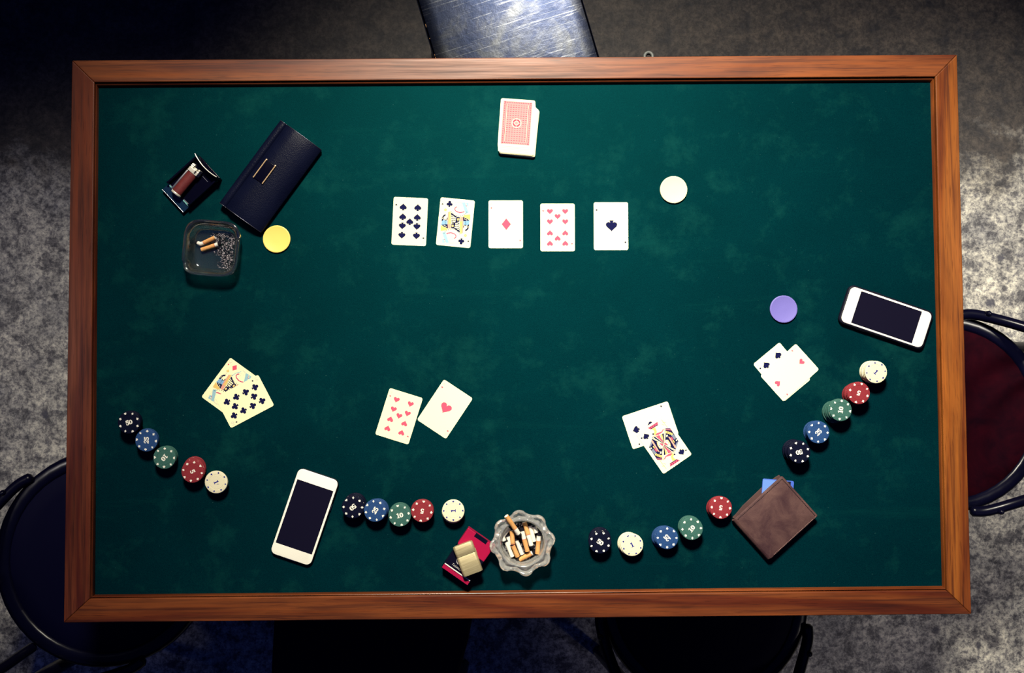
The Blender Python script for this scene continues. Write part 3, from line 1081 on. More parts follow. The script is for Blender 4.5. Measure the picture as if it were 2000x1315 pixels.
stack('green', '10', 1351, 1033, 8, -5, -4, 48, BW, 0, 0.7)
stack('red', '5', 1408, 992, 7, -6, 0, 171, BW, 5, 0.7)
RW = 'slanting right row'
stack('white', '1', 1711, 727, 8, -9.5, 0, -45, RW, 5)
stack('red', '5', 1677.4, 767.8, 9, -11.5, 4, 161, RW, 0, 0.9)
stack('green', '10', 1642, 801, 9, -14.5, 4, 77, RW, 5, 0.9)
stack('blue', '25', 1598.4, 844.7, 7, -7, -1, 42, RW, 0)
stack('black', '50', 1561.2, 883.5, 9, -12, -3, 194, RW, 5)
# worn second figure on the left white chip
for o in bpy.data.objects:
    if o.get('label', '').startswith('white poker chip showing 1 on top of its stack, far left row'):
        mb = MB()
        glyph(mb, '(', 0.0052, 0.0080)
        obj('worn_numeral', mb.flat('worn_numeral', M['spot_navy']), o, (0, 0, CTK + 0.00005))

# plain discs
for col, px, py, lab in (('yellow', 540, 467, 'plain yellow plastic disc beside the square ashtray'),
                         ('white', 1316, 370.5, 'plain white plastic disc right of the card row'),
                         ('purple', 1531, 604, 'plain purple plastic disc left of the right-hand phone')):
    R = 0.0251
    mb = MB()
    mb.lathe([(R - .0012, 0), (R - .0003, .0004), (R, .0012), (R, .0030), (R - .0004, .0037), (R - .0012, .0040), (R - .0026, .0039), (R - .0034, .00365), (.004, .0036)], 56)
    p = at(px, py, FELT + .004)
    tag(obj('dealer_disc', mb.mesh('dealer_disc', M['disc_' + col], 35), None, (p.x, p.y, FELT)), lab, 'disc', 'plain discs on the felt')


# ------------------------------------------------------------------ phones
def phone(px_corners, label, cased, zt):
    P = [at(*c, FELT + zt) for c in px_corners]       # TL TR BR BL with long side vertical
    c = sum(P, Vector()) / 4
    d = (P[1] + P[2]) - (P[0] + P[3])
    u = (P[0] + P[1]) - (P[2] + P[3])
    w, h = d.length / 2, u.length / 2
    t = thing('smartphone', label, 'phone', (c.x, c.y, FELT + .00015), math.atan2(d.y, d.x))
    mb = MB()
    slab(mb, w, h, 0.011, 0.0, zt - .0004, 0.0022 if not cased else 0.003)
    obj('case' if cased else 'body', mb.mesh('body', M['black_matte'] if cased else M['phone_side'], 40), t)
    ins = 0.0032 if cased else 0.0010
    mb = MB()
    slab(mb, w - 2 * ins, h - 2 * ins, 0.0098, zt - .003, zt, 0.0008)
    f = obj('front_panel', mb.mesh('front_panel', M['phone_white'], 40), t)
    tag(f, 'white front panel')
    sw, sh = w - 2 * ins, h - 2 * ins
    mb = MB()
    slab(mb, sw * 0.900, sh * 0.745, 0.0004, zt - .0005, zt + .00012, 0.0001)
    obj('screen', mb.mesh('screen', M['screen']), t)
    # earpiece, home key ring, side keys, port
    if not cased:
        for y0, y1, sx in ((0.030, 0.042, -1), (0.010, 0.020, -1), (-0.004, 0.006, -1), (0.024, 0.036, 1)):
            mb = MB()
            mb.box(sx * w / 2 - .0004, sx * w / 2 + .0005, y0, y1, zt * 0.42, zt * 0.62)
            obj('side_button', mb.mesh('side_button', M['silver']), t)
        mb = MB()
        slab(mb, 0.020, 0.0024, 0.001, zt * 0.30, zt * 0.66, .0003)
        p = obj('charging_port', mb.mesh('charging_port', M['silver'], 40), t, (0, -h / 2 + .0006, 0))
    else:
        for y0, y1, sx in ((0.026, 0.046, -1), (0.022, 0.036, 1)):
            mb = MB()
            mb.box(sx * w / 2 - .0006, sx * w / 2 + .0008, y0, y1, zt * 0.3, zt * 0.7)
            obj('case_button', mb.mesh('case_button', M['black_matte']), t)
    return t


phone([(584, 912.5), (664.5, 939.5), (605.5, 1107.5), (525.3, 1080.3)], 'white smartphone with black screen, lying left of the lower chip row', False, 0.0085)
phone([(1636.5, 628.5), (1661, 554.8), (1826.5, 609.5), (1802, 686.5)], 'white smartphone in a black case by the right rail', True, 0.0105)

# ------------------------------------------------------------------ long black purse
ZP = 0.024
P = [at(544, 229.5, FELT + ZP), at(627, 291, FELT + ZP), at(502, 452, FELT + ZP), at(428, 396, FELT + ZP)]
c = sum(P, Vector()) / 4
# long axis u from lower end to upper end; v across, from hinge edge to free edge
uu = ((P[0] + P[1]) - (P[2] + P[3]))
rz = math.atan2(uu.y, uu.x) - PI / 2
L, W = uu.length / 2, ((P[1] + P[2]) - (P[0] + P[3])).length / 2
purse = thing('clutch_purse', 'long black leather clutch purse with gold-edged clasp', 'purse', (c.x, c.y, FELT + .00015), rz)
mb = MB()
slab(mb, W, L, 0.004, 0.0, 0.0125, 0.0040, 0, 5)
obj('purse_body', mb.mesh('purse_body', M['black_leather'], 60), purse)
mb = MB()
# flap: cross-section across the width, swept along the length; a groove runs beside the spine
prof = [(-W / 2, 0.0090), (-W / 2 - .0005, 0.0130), (-W / 2 + .0006, 0.0172), (-W / 2 + .004, 0.0195), (-W / 2 + .009, 0.0203), (-W / 2 + .0128, 0.0198), (-W / 2 + .0146, 0.0176),
        (-W / 2 + .0164, 0.0200), (-W / 2 + .021, 0.0222), (-0.022, 0.0246), (-0.004, 0.0250), (0.014, 0.0236), (W / 2 - .016, 0.0205), (W / 2 - .008, 0.0165), (W / 2 - .002, 0.0125), (W / 2, 0.0100)]
rings = []
N = 26
for k in range(N + 1):
    s = -1 + 2 * k / N
    e = 1 - abs(s) ** 7 * 0.16
    rings.append([(x, s * (L / 2 - .0012), 0.0095 + (z - 0.0095) * e) for x, z in prof])
mb.loops(rings, True, True, closed=False)
mb.face([mb.vert(p) for p in (rings[0][0], rings[0][-1], rings[-1][-1], rings[-1][0])])
obj('flap', mb.mesh('flap', M['black_leather'], 60), purse)
for s in (-1, 1):
    mb = MB()
    mb.tube([(x, s * (L / 2 - .0010), 0.0095 + (z - 0.0095) * 0.84 + .0002) for x, z in prof[2:]], 0.00055, 6)
    obj('piping', mb.mesh('piping', M['phone_side'], 60), purse)
cp = at(516.5, 335.5, FELT + 0.026)
mi = Matrix.Rotation(-rz, 4, 'Z')
lc = mi @ (cp - Vector((c.x, c.y, cp.z)))
clasp = obj('clasp', None, purse, (lc.x, lc.y, 0.0246))
mb = MB()
slab(mb, 0.0205, 0.040, 0.0015, -0.002, 0.0020, 0.0008)
clasp.data = None
plate = obj('clasp_plate', mb.mesh('clasp_plate', M['black_gloss'], 40), purse, (lc.x, lc.y, 0.0246))
bpy.data.objects.remove(clasp)
for s in (-1, 1):
    mb = MB()
    mb.tube([(s * 0.0100, -0.0200, 0.0022), (s * 0.0100, 0.0200, 0.0022)], 0.0011, 8)
    mb.M = Matrix.Translation((s * 0.0098, 0.0198, 0.0016))
    mb.lathe([(0.0016, -.001), (0.0018, 0.0), (0.0012, 0.0014), (0.0003, .0018)], 10)
    tag(obj('gold_bar', mb.mesh('gold_bar', M['gold'], 40), plate), 'thin gold edge bar')

# ------------------------------------------------------------------ brown wallet
WZ = 0.019
P = [at(1433.5, 1015, FELT + WZ), at(1527, 931.5, FELT + WZ), at(1600.8, 1006.6, FELT + WZ), at(1506.6, 1093.6, FELT + WZ)]
c = sum(P, Vector()) / 4
d = (P[1] + P[2]) - (P[0] + P[3])
u = (P[0] + P[1]) - (P[2] + P[3])
rz = math.atan2(d.y, d.x)
w, h = d.length / 2, u.length / 2
wal = thing('wallet', 'brown worn leather bifold wallet with dark stitching', 'wallet', (c.x, c.y, FELT + .00015), rz)
mb = MB()
slab(mb, w - .001, h, 0.0035, 0.0, 0.0055, 0.0018)
back = obj('back_leaf', mb.mesh('back_leaf', M['brown_dark'], 50), wal, (-0.001, 0.0008, 0))
mb = MB()
# inner leaf opens slightly along the upper edge
pts = [(-w / 2 + .002, h / 2 - .004), (-w / 2 + .0, h / 2 + .001), (-w * 0.25, h / 2 + .0052), (w * 0.15, h / 2 + .0062), (w * 0.42, h / 2 + .0035), (w / 2 - .002, h / 2 + .002), (w / 2 - .003, -h / 2 + .006), (-w / 2 + .006, -h / 2 + .006)]
mb.prism(pts[::-1], 0.0060, 0.0085)
bevel(obj('inner_leaf', mb.mesh('inner_leaf', M['brown_dark']), wal), 0.0006)
mb = MB()
slab(mb, w, h, 0.0035, 0.0120, 0.0165, 0.0020, 0.0030, 6, 6)
obj('front_leaf', mb.mesh('front_leaf', M['brown_leather'], 60), wal)
mb = MB()
ringr = []
for k in range(9):
    a = PI / 2 + PI * k / 8
    ringr.append((0.0075 * math.cos(a), 0.0083 + 0.0080 * math.sin(a)))
rings = [[(-w / 2 + .0028 + x * 0.9, y, z) for x, z in ringr] for y in (-h / 2 + .002, -h * .25, 0, h * .25, h / 2 - .002)]
mb.loops(rings, True, True)
# the fold sits along the left-hand edge
fold = obj('fold', mb.mesh('fold', M['brown_leather'], 60), wal)


def stitches(pts, mt, name):
    mb = MB()
    for a, b in zip(pts[:-1], pts[1:]):
        a, b = Vector(a), Vector(b)
        n = int((b - a).length / 0.0030)
        for k in range(n):
            p, q = a.lerp(b, (k + .18) / n), a.lerp(b, (k + .78) / n)
            mb.tube([p, q], 0.00060, 5)
    return mb.mesh(name, mt)


i1 = 0.0042
zs = 0.0174
o = obj('stitching', stitches([(-w / 2 + i1, h / 2 - i1, zs), (w / 2 - i1, h / 2 - i1, zs), (w / 2 - i1, -h / 2 + i1, zs)], M['thread'], 'stitching'), wal)
tag(o, kind='stuff')
o = obj('stitching', stitches([(w / 2 - i1, -h / 2 + i1 * .6, zs), (-w / 2 + .010, -h / 2 + i1 * .6, zs)], M['thread_light'], 'stitching'), wal)
tag(o, kind='stuff')
# blue bank card tucked in
Pb = [at(1489.5, 934.7, FELT + .010), at(1550.5, 940, FELT + .010)]
db = Pb[1] - Pb[0]
rzb = math.atan2(db.y, db.x)
cwid = db.length + 0.0
rot = Matrix.Rotation(rzb, 3, 'Z')
cb = Pb[0] + rot @ Vector((cwid / 2, -0.040, 0))
mb = MB()
mb.prism(rrect(cwid, 0.080, 0.003, 5), 0, 0.0008)
bc = tag(obj('bank_card', mb.mesh('bank_card', M['bank_blue']), None, (cb.x, cb.y, FELT + 0.0102), rzb), 'blue bank card sticking out of the brown wallet', 'bank card')
mb = MB()
mb.poly([(-cwid / 2 + .0006, 0.0385), (-cwid / 2 + .0006, 0.002), (-cwid / 2 + .004, 0.002), (cwid * 0.02, 0.0385)], 0)
obj('light_stripe', mb.flat('light_stripe', M['bank_light']), bc, (0, 0, 0.00085))
mb = MB()
mb.poly([(cwid / 2 - .012, 0.0385), (cwid / 2 - .012, 0.010), (cwid / 2 - .0055, 0.010), (cwid / 2 - .0055, 0.0385)], 0)
obj('magnetic_stripe', mb.flat('magnetic_stripe', M['slot']), bc, (0, 0, 0.00085))

# ------------------------------------------------------------------ cigarette pack and brass lighter
PK = 0.021
P = [at(915, 1031.7, FELT + PK), at(966, 1067.4, FELT + PK), at(913, 1144.3, FELT + PK), at(861.7, 1108.4, FELT + PK)]
c = sum(P, Vector()) / 4
d = (P[1] + P[2]) - (P[0] + P[3])
u = (P[0] + P[1]) - (P[2] + P[3])
rz = math.atan2(d.y, d.x)
w, h = d.length / 2, u.length / 2
pk = thing('cigarette_pack', 'black and crimson cigarette pack lying by the near rail', 'cigarette pack', (c.x, c.y, FELT + .00015), rz)
mb = MB()
mb.box(-w / 2, w / 2, -h / 2, h / 2 - .034, 0, PK)
bevel(obj('pack_body', mb.mesh('pack_body', M['pack_black']), pk), 0.0010)
mb = MB()
mb.box(-w / 2, w / 2, h / 2 - .0338, h / 2, 0, PK)
lid = bevel(obj('pack_lid', mb.mesh('pack_lid', M['pack_red']), pk), 0.0010)
tag(lid, 'crimson flip lid')
zt = PK + .00006
for nm, pts, mt in (('white_stripe', [(-w / 2 + .0012, -h / 2 + .0085), (w / 2 - .0012, -h / 2 + .0085), (w / 2 - .0012, -h / 2 + .0105), (-w / 2 + .0012, -h / 2 + .0105)], 'pack_white'),
                    ('crimson_stripe', [(-w / 2 + .0008, -h / 2 + .0008), (w / 2 - .0008, -h / 2 + .0008), (w / 2 - .0008, -h / 2 + .0076), (-w / 2 + .0008, -h / 2 + .0076)], 'pack_red'),
                    ):
    mb = MB()
    mb.poly(pts, 0)
    obj(nm, mb.flat(nm, M[mt]), pk, (0, 0, zt))
mb = MB()
mb.box(-w / 2 + .0165, w / 2 - .0150, h / 2 - .0064, h / 2 + .0002, PK - .006, PK + .0001)
obj('black_tab', mb.mesh('black_tab', M['pack_black']), pk)
mb = MB()
mb.ribbon(arc(0, 0, 0.0105, 0.0105, 0, 360, 32), 0.0030)
obj('emblem', mb.flat('emblem', M['pack_white']), pk, (-0.0040, -0.0095, zt))
obj('lettering', text_mesh('Tobacco', 0.0058, M['pack_white'], -0.00008, 0.35), pk, (-0.0068, -0.0262, zt))

ZZ = FELT + PK
P = [at(884.4, 1070, ZZ + .012), at(922.6, 1055.3, ZZ + .012), at(942, 1115, ZZ + .012), at(903.8, 1129, ZZ + .012)]
c = sum(P, Vector()) / 4
d = (P[1] + P[2]) - (P[0] + P[3])
u = (P[0] + P[1]) - (P[2] + P[3])
rz = math.atan2(d.y, d.x)
w, h = d.length / 2, u.length / 2
zl = thing('flip_lighter', 'brushed brass flip-top lighter resting on the cigarette pack', 'lighter', (c.x, c.y, ZZ + .0002), rz)


def lens_slab(mb, w, y0, y1, zt, curve=0.0):
    """body with rounded long sides; curve bows the y1 end"""
    sec = []
    r = zt / 2
    for k in range(9):
        a = -PI / 2 + PI * k / 8
        sec.append((w / 2 - .0045 + .0045 * math.cos(a), r + r * math.sin(a)))
    for k in range(9):
        a = PI / 2 + PI * k / 8
        sec.append((-w / 2 + .0045 + .0045 * math.cos(a), r + r * math.sin(a)))

    sec = [(w / 2 - .0047, 0.0), (w / 2 - .0052, 0.0)][::-1][1:] + sec
    k = 1 + 9
    sec = sec[:k] + [(w / 2 - .0052, zt), (-w / 2 + .0052, zt)] + sec[k:] + [(-w / 2 + .0052, 0.0), (w / 2 - .0052, 0.0)]

    def end(y, cv):
        return [(x, y + cv * (1 - (2 * x / w) ** 2), z) for x, z in sec]
    e = 0.0008
    ins = lambda pts, k: [(x * (1 - k), y, r + (z - r) * (1 - 3 * k)) for x, y, z in pts]
    mb.loops([ins(end(y0, 0), .03), end(y0 + e, 0), end(y1 - e, curve), ins(end(y1, curve), .03)])


split = h / 2 - h * 0.37
mb = MB()
lens_slab(mb, w, -h / 2, split - .00025, 0.012)
obj('lighter_case', mb.mesh('lighter_case', M['brass'], 40), zl)
mb = MB()
lens_slab(mb, w, split + .00025, h / 2 - .0015, 0.012, 0.0018)
obj('lighter_lid', mb.mesh('lighter_lid', M['brass'], 40), zl)
mb = MB()
mb.M = Matrix.Translation((w / 2 - .0006, split, .006)) @ Matrix.Rotation(PI / 2, 4, 'X')
mb.lathe([(0.0010, -0.006), (0.0013, -0.0055), (0.0013, 0.0055), (0.0010, 0.006)], 10)
obj('hinge', mb.mesh('hinge', M['brass'], 40), zl)

# ------------------------------------------------------------------ leather lighter on its glossy black stand
SZ = 0.012
c = at(372.5, 359, FELT + SZ)
rz = ang((336, 392), (409, 326))
st = thing('lighter_stand', 'glossy black lighter box with a curved silver-rimmed end', 'lighter box', (c.x, c.y, FELT + .00015), rz)
mb = MB()
slab(mb, 0.078, 0.056, 0.002, 0, 0.010, 0.001)
obj('tray', mb.mesh('tray', M['black_gloss'], 40), st, (0.007, 0, 0))
for s in (-1, 1):
    mb = MB()
    mb.box(-0.030, 0.040, s * 0.028 - .0018, s * 0.028 + .0018, 0.009, 0.018)
    bevel(obj('side_wall', mb.mesh('side_wall', M['black_gloss']), st), 0.0008)
# curved end wall
inner, outer = [], []
for k in range(17):
    v = -0.029 + 0.058 * k / 16
    bow = 0.0045 * (1 - (v / 0.029) ** 2)
    inner.append((0.0425 - bow, v))
    outer.append((0.0455 - bow, v))
mb = MB()
mb.prism(outer + inner[::-1], 0.0, 0.028)
obj('end_wall', mb.mesh('end_wall', M['black_gloss'], 40), st)
mb = MB()
mb.tube([(x + .0016, y, 0.0284) for x, y in inner], 0.00095, 8)
tag(obj('silver_rim', mb.mesh('silver_rim', M['chrome'], 60), st), 'bright silver rim')
mb = MB()
mb.box(-0.0455, -0.0305, -0.0285, 0.0285, 0, 0.0085)
bevel(obj('front_lip', mb.mesh('front_lip', M['blue_acrylic']), st), 0.0006)
mb = MB()
mb.tube([(-0.0453, -0.0285, 0.0085), (-0.0453, 0.0285, 0.0085)], 0.0005, 6)
obj('lip_edge', mb.mesh('lip_edge', M['silver'], 60), st)
for s in (-1, 1):
    mb = MB()
    y0, y1 = (0.0155, 0.0275) if s > 0 else (-0.0275, -0.0125)
    mb.box(-0.0312, -0.0290, y0, y1, 0.0085, 0.0110)
    obj('teal_ledge', mb.mesh('teal_ledge', M['teal_edge']), st)
    mb = MB()
    mb.box(-0.0288, -0.0281, y0, y1, 0.0085, 0.0116)
    obj('silver_line', mb.mesh('silver_line', M['silver']), st)
mb = MB()
mb.box(0.0245, 0.0251, -0.018, -0.004, 0.0099, 0.0104)
obj('slot_line', mb.mesh('slot_line', M['silver']), st)

zb = FELT + 0.0118
c = at(364.5, 353.5, zb + .008)
rz = ang((341, 383), (390, 325))
lt = thing('gas_lighter', 'gas lighter with maroon leather grip and chrome head in the black stand', 'lighter', (c.x, c.y, zb), rz)


def oval_body(mb, x0, x1, ry, rz_, zc, n=20, e=0.0008):
    rings = []
    for x, k in ((x0, .9), (x0 + e, 1), (x1 - e, 1), (x1, .9)):
        rings.append([(x, ry * k * math.cos(2 * PI * i / n), zc + rz_ * k * math.sin(2 * PI * i / n)) for i in range(n)])
    mb.loops(rings)


mb = MB()
oval_body(mb, -0.0275, 0.0170, 0.0095, 0.0075, 0.0076, e=0.0004)
obj('leather_grip', mb.mesh('leather_grip', M['maroon_leather'], 50), lt)
mb = MB()
oval_body(mb, -0.0315, -0.0273, 0.0099, 0.0078, 0.0078)
obj('base_cap', mb.mesh('base_cap', M['chrome'], 50), lt)
mb = MB()
slab(mb, 0.045, 0.0036, 0.0012, 0.0020, 0.0105, 0.0008)
obj('side_plate', mb.mesh('side_plate', M['steel_dull'], 40), lt, (-0.006, 0.0108, 0))
mb = MB()
slab(mb, 0.0085, 0.0205, 0.0015, 0.0010, 0.0148, 0.0010)
obj('head_block', mb.mesh('head_block', M['chrome'], 40), lt, (0.0214, 0, 0))
mb = MB()
mb.box(0.0256, 0.0300, -0.0100, -0.0060, 0.002, 0.0145)
mb.box(0.0256, 0.0285, -0.0030, 0.0035, 0.002, 0.0120)
bevel(obj('flame_guard', mb.mesh('flame_guard', M['chrome']), lt), 0.0006)
mb = MB()
mb.M = Matrix.Translation((0.0285, 0.0072, 0.0095)) @ Matrix.Rotation(PI / 2, 4, 'X')
n = 24
ring = [((0.0048 if k % 2 else 0.0043) * math.cos(2 * PI * k / n), (0.0048 if k % 2 else 0.0043) * math.sin(2 * PI * k / n)) for k in range(n)]
mb.prism(ring, -0.0028, 0.0028)
obj('spark_wheel', mb.mesh('spark_wheel', M['chrome']), lt)
mb = MB()
mb.box(0.0192, 0.0250, -0.0062, -0.0032, 0.0146, 0.0152)
obj('gas_slot', mb.mesh('gas_slot', M['slot']), lt)


# ------------------------------------------------------------------ cigarette ends
def butt(p0, p1, z0, z1, filt, label, grp, r=0.0039, paper_first=False, bend=None, squash=0.85):
    """p0 filter end, p1 burnt end (photograph pixels); filt = share of filter"""
    a, b = at(*p0, z0), at(*p1, z1)
    mid = None
    pts = [a, b]
    if bend:
        mid = at(*bend, (z0 + z1) / 2 + .001)
        pts = [a, mid, b]
    # resample
    tot = sum((q - p).length for p, q in zip(pts[:-1], pts[1:]))

    def P(s):
        s *= tot
        for p, q in zip(pts[:-1], pts[1:]):
            l = (q - p).length
            if s <= l + 1e-9:
                return p.lerp(q, s / l)
            s -= l
        return pts[-1]
    t = thing('cigarette_butt', label, 'cigarette butt', a, 0, grp)
    sub = lambda q: q - a

    def seg(name, s0, s1, mt, rr=r, n=6):
        if s1 - s0 < 1e-3:
            return
        mb = MB()
        path = [sub(P(s0 + (s1 - s0) * k / n)) for k in range(n + 1)]
        rads = [rr * (1 + 0.03 * math.sin(5 * k + a.x * 900)) for k in range(n + 1)]
        mb.tube(path, rads, 12)
        o = obj(name, mb.mesh(name, mt, 50), t)
        return o
    if filt > 0:
        seg('filter', 0.0, filt, M['filter'])
        mb = MB()
        mb.tube([sub(P(0.0)) + (P(0.0) - P(0.05)).normalized() * 0.0002, sub(P(0.0)) + (P(0) - P(.05)).normalized() * 0.0003], r * 0.86, 12)
        obj('filter_end', mb.mesh('filter_end', M['filter_end'], 50), t)
        if filt < 0.98:
            seg('red_band', filt - .012, filt + .012, M['cig_band'], r * 1.012, 1)
    seg('paper', filt, 0.88, M['cig_paper'], r * 0.985)
    mb = MB()
    mb.tube([sub(P(0.86)), sub(P(0.96)), sub(P(1.0))], [r * 1.02, r * 0.92, r * 0.5], 10)
    obj('burnt_tip', mb.mesh('burnt_tip', M['soot'], 50), t)
    return t


def flakes(mb, fn, n, s0, s1, mats=1):
    for _ in range(n):
        x, y, z = fn()
        s = random.uniform(s0, s1)
        R = Euler((random.uniform(-.6, .6), random.uniform(-.6, .6), random.uniform(0, 6.3))).to_matrix()
        q = [Vector(v) for v in ((-1, -.6, -.2), (1, -.6, -.2), (.8, .6, -.2), (-.9, .5, -.2), (0, 0, .5))]
        ids = [mb.vert(Vector((x, y, z)) + R @ v * s) for v in q]
        m = 0 if random.random() < .62 else 1
        for f in ((0, 1, 4), (1, 2, 4), (2, 3, 4), (3, 0, 4), (3, 2, 1, 0)):
            mb.face([ids[i] for i in f], m)


# ------------------------------------------------------------------ square glass ashtray
def superring(a, z, p=4.2, n=96, dip=None):
    pts = []
    for k in range(n):
        t = 2 * PI * k / n
        c_, s_ = math.cos(t), math.sin(t)
        r = a / (abs(c_) ** p + abs(s_) ** p) ** (1 / p)
        zz = z
        if dip:
            for da, wd, dz in dip:
                dd = (math.degrees(t) - da + 180) % 360 - 180
                zz -= dz * max(0, 1 - (dd / wd) ** 2)
        pts.append((r * c_, r * s_, zz))
    return pts


c = at(411.0, 484.5, FELT + .032)
sq_rz = math.radians(-5)
sq = thing('square_ashtray', 'square green-tinted glass ashtray holding ash and two butts', 'ashtray', (c.x, c.y, FELT), sq_rz)
dips = [(214, 7, 0.0055), (28, 7, 0.0055)]
rings = [superring(.040, .0005), superring(.0440, .0015), superring(.0462, .005), superring(.0480, .018), superring(.0500, .027), superring(.0505, .0300, dip=dips), superring(.0498, .0318, dip=dips),
         superring(.0482, .0324, dip=dips), superring(.0462, .0318, dip=dips), superring(.0440, .0295, dip=dips), superring(.0415, .0235), superring(.0385, .0130), superring(.0368, .0085), superring(.0345, .0070), superring(.020, .0066)]
mb = MB()
mb.loops(rings)
obj('glass_bowl', mb.mesh('glass_bowl', M['glass_green'], 50), sq)


def ashspot():
    while True:
        x, y = random.uniform(-.012, .034), random.uniform(-.034, .031)
        # heap along the right-hand side of the bowl
        edge = 0.006 - 0.0 * y + (0.008 if y < -.01 else 0) + (-0.012 if y > 0.012 else 0)
        dlt = x - edge
        if dlt > 0 or random.random() < math.exp(dlt / .0035) * .45:
            return x, y, 0.0078 + max(0, min(dlt, .02)) * 0.10 * random.random()


mb = MB()
mb.m = []
flakes(mb, ashspot, 1000, 0.0005, 0.0013)
mb.m = [random.choice((0, 0, 1, 2, 2, 2)) if k % 5 == 0 else -1 for k in range(len(mb.m))]
for k in range(len(mb.m)):
    if mb.m[k] < 0:
        mb.m[k] = mb.m[k - 1]
ash = tag(obj('ash', mb.mesh('ash', [M['ash'], M['ash_pale'], M['soot']]), None, (c.x, c.y, FELT), sq_rz), 'grey cigarette ash heaped in the square ashtray', 'ash', kind='stuff')
zq = FELT + .0115
butt((419.5, 464), (381.5, 472.5), zq + .003, zq, 0.55, 'bent stub with crooked tan filter in the square ashtray', 'butts in the square ashtray', 0.0036, bend=(392, 477))
butt((393.5, 488), (431, 475.5), zq, zq + .001, 0.70, 'straight tan-filtered stub with black tip in the square ashtray', 'butts in the square ashtray', 0.0037)

# ------------------------------------------------------------------ round scalloped glass ashtray
AH = 0.034
c = at(1020.5, 1062.0, FELT + AH)
ra = thing('scalloped_ashtray', 'round scalloped clear glass ashtray full of cigarette butts', 'ashtray', (c.x, c.y, FELT), 0)
NL, NS = 8, 192
PH = math.radians(97)


def lobe(r, amp, z, zamp=0.0, sub=0.0):
    pts = []
    for k in range(NS):
        t = 2 * PI * k / NS
        q = math.cos(NL * (t - PH))
        q2 = 0.6 * math.cos(2 * NL * (t - PH)) + 0.5 * math.cos(4 * NL * (t - PH))
        s = abs(q) ** 0.7 * (1 if q > 0 else -1)
        rr = r + amp * s + sub * q2
        pts.append((rr * math.cos(t), rr * math.sin(t), z + zamp * s + sub * q2 * 0.9))
    return pts


rings = [lobe(.030, 0, .0003), lobe(.0350, .0003, .0015), lobe(.0385, .0010, .006), lobe(.0425, .0018, .014), lobe(.0470, .0024, .0205), lobe(.0525, .0031, .0245, .0006),
         lobe(.0552, .0034, .0272, .001), lobe(.0550, .0036, .0298, .0016, .0003), lobe(.0530, .0033, .0322, .0024, .0008), lobe(.0508, .0026, .0322, .0020, .0012), lobe(.0486, .0020, .0298, -.0016, .0014), lobe(.0466, .0014, .0286, -.0030, .0012),
         lobe(.0446, .0008, .0312, -.0006, .0008), lobe(.0428, .0004, .0330, .0006), lobe(.0412, .0002, .0336), lobe(.0396, 0, .0328), lobe(.0382, 0, .029), lobe(.0370, 0, .020), lobe(.0352, 0, .0115), lobe(.0325, 0, .0090), lobe(.015, 0, .0085)]
mb = MB()
mb.loops(rings)
obj('glass_bowl', mb.mesh('glass_bowl', M['glass_clear'], 60), ra)


def ashspot2():
    r = 0.0335 * math.sqrt(random.random())
    t = random.uniform(0, 2 * PI)
    return r * math.cos(t), r * math.sin(t), 0.0098 + random.random() * 0.0022


mb = MB()
mb.lathe([(0.0338, .0093), (0.0345, .0105), (0.030, .0112), (0.004, .0114)], 32)
mb.m = [2] * len(mb.m)
flakes(mb, ashspot2, 900, 0.0006, 0.0016)
tag(obj('ash', mb.mesh('ash', [M['ash'], M['ash_pale'], M['soot']]), None, (c.x, c.y, FELT), 0), 'dark sooty ash under the butts in the scalloped ashtray', 'ash', kind='stuff')


def zc(x, y):
    return (940 + x / 8.22, 980 + y / 8.22)


G = 'butts heaped in the scalloped ashtray'
z1, z2, z3 = FELT + .0150, FELT + .0205, FELT + .0255
butt(zc(500, 470), zc(480, 690), z1, z1, 0.0, 'white stub in the left middle of the scalloped ashtray, behind the broken tan filter', G) if False else None
butt(zc(655, 850), zc(555, 590), z1, z1, 0.0, 'all-white stub with grey smudge left of the red-banded one in the scalloped ashtray', G)
butt(zc(850, 640), zc(770, 345), z1, z1, 0.0, 'long white stub at the upper right of the scalloped ashtray', G)
butt(zc(885, 500), zc(845, 385), z1 + .002, z1 + .002, 0.0, 'short white stub at the right rim inside the scalloped ashtray', G)
butt(zc(500, 885), zc(390, 610), z1, z1, 0.0, 'long white stub along the lower left wall of the scalloped ashtray', G)
butt(zc(470, 690), zc(420, 540), z1 - .001, z1 - .001, 0.0, 'short white stub beside the upright tan filter in the scalloped ashtray', G)
butt(zc(445, 425), zc(378, 660), z1 + .001, z1 + .002, 0.0, 'bent white stub at the left rim inside the scalloped ashtray', G, bend=zc(345, 565))
butt(zc(612, 935), zc(855, 805), z1, z1, 0.78, 'tan-filtered stub lying across the bottom of the scalloped ashtray', G, 0.0041)
butt(zc(898, 838), zc(930, 505), z1, z1 + .002, 0.62, 'tan-filtered stub upright along the right wall of the scalloped ashtray', G, 0.0041)
butt(zc(692, 335), zc(820, 760), z1 + .001, z1 + .003, 0.46, 'tan filter pointing up beside the white stub at the top of the scalloped ashtray', G, 0.0041)
butt(zc(490, 470), zc(508, 690), z2, z2, 0.96, 'upright tan filter at the left of the scalloped ashtray', G, 0.0041)
butt(zc(585, 885), zc(500, 690), z2 - .001, z2 + .001, 0.93, 'broken tan filter below the upright one in the scalloped ashtray', G, 0.0041)
butt(zc(742, 800), zc(640, 420), z2, z2 + .001, 0.52, 'red-banded tan filter in the middle of the scalloped ashtray', G, 0.0041)
butt(zc(402, 232), zc(628, 560), FELT + .040, z3, 0.60, 'cigarette propped on the rim of the scalloped ashtray, filter outwards', G, 0.0043)


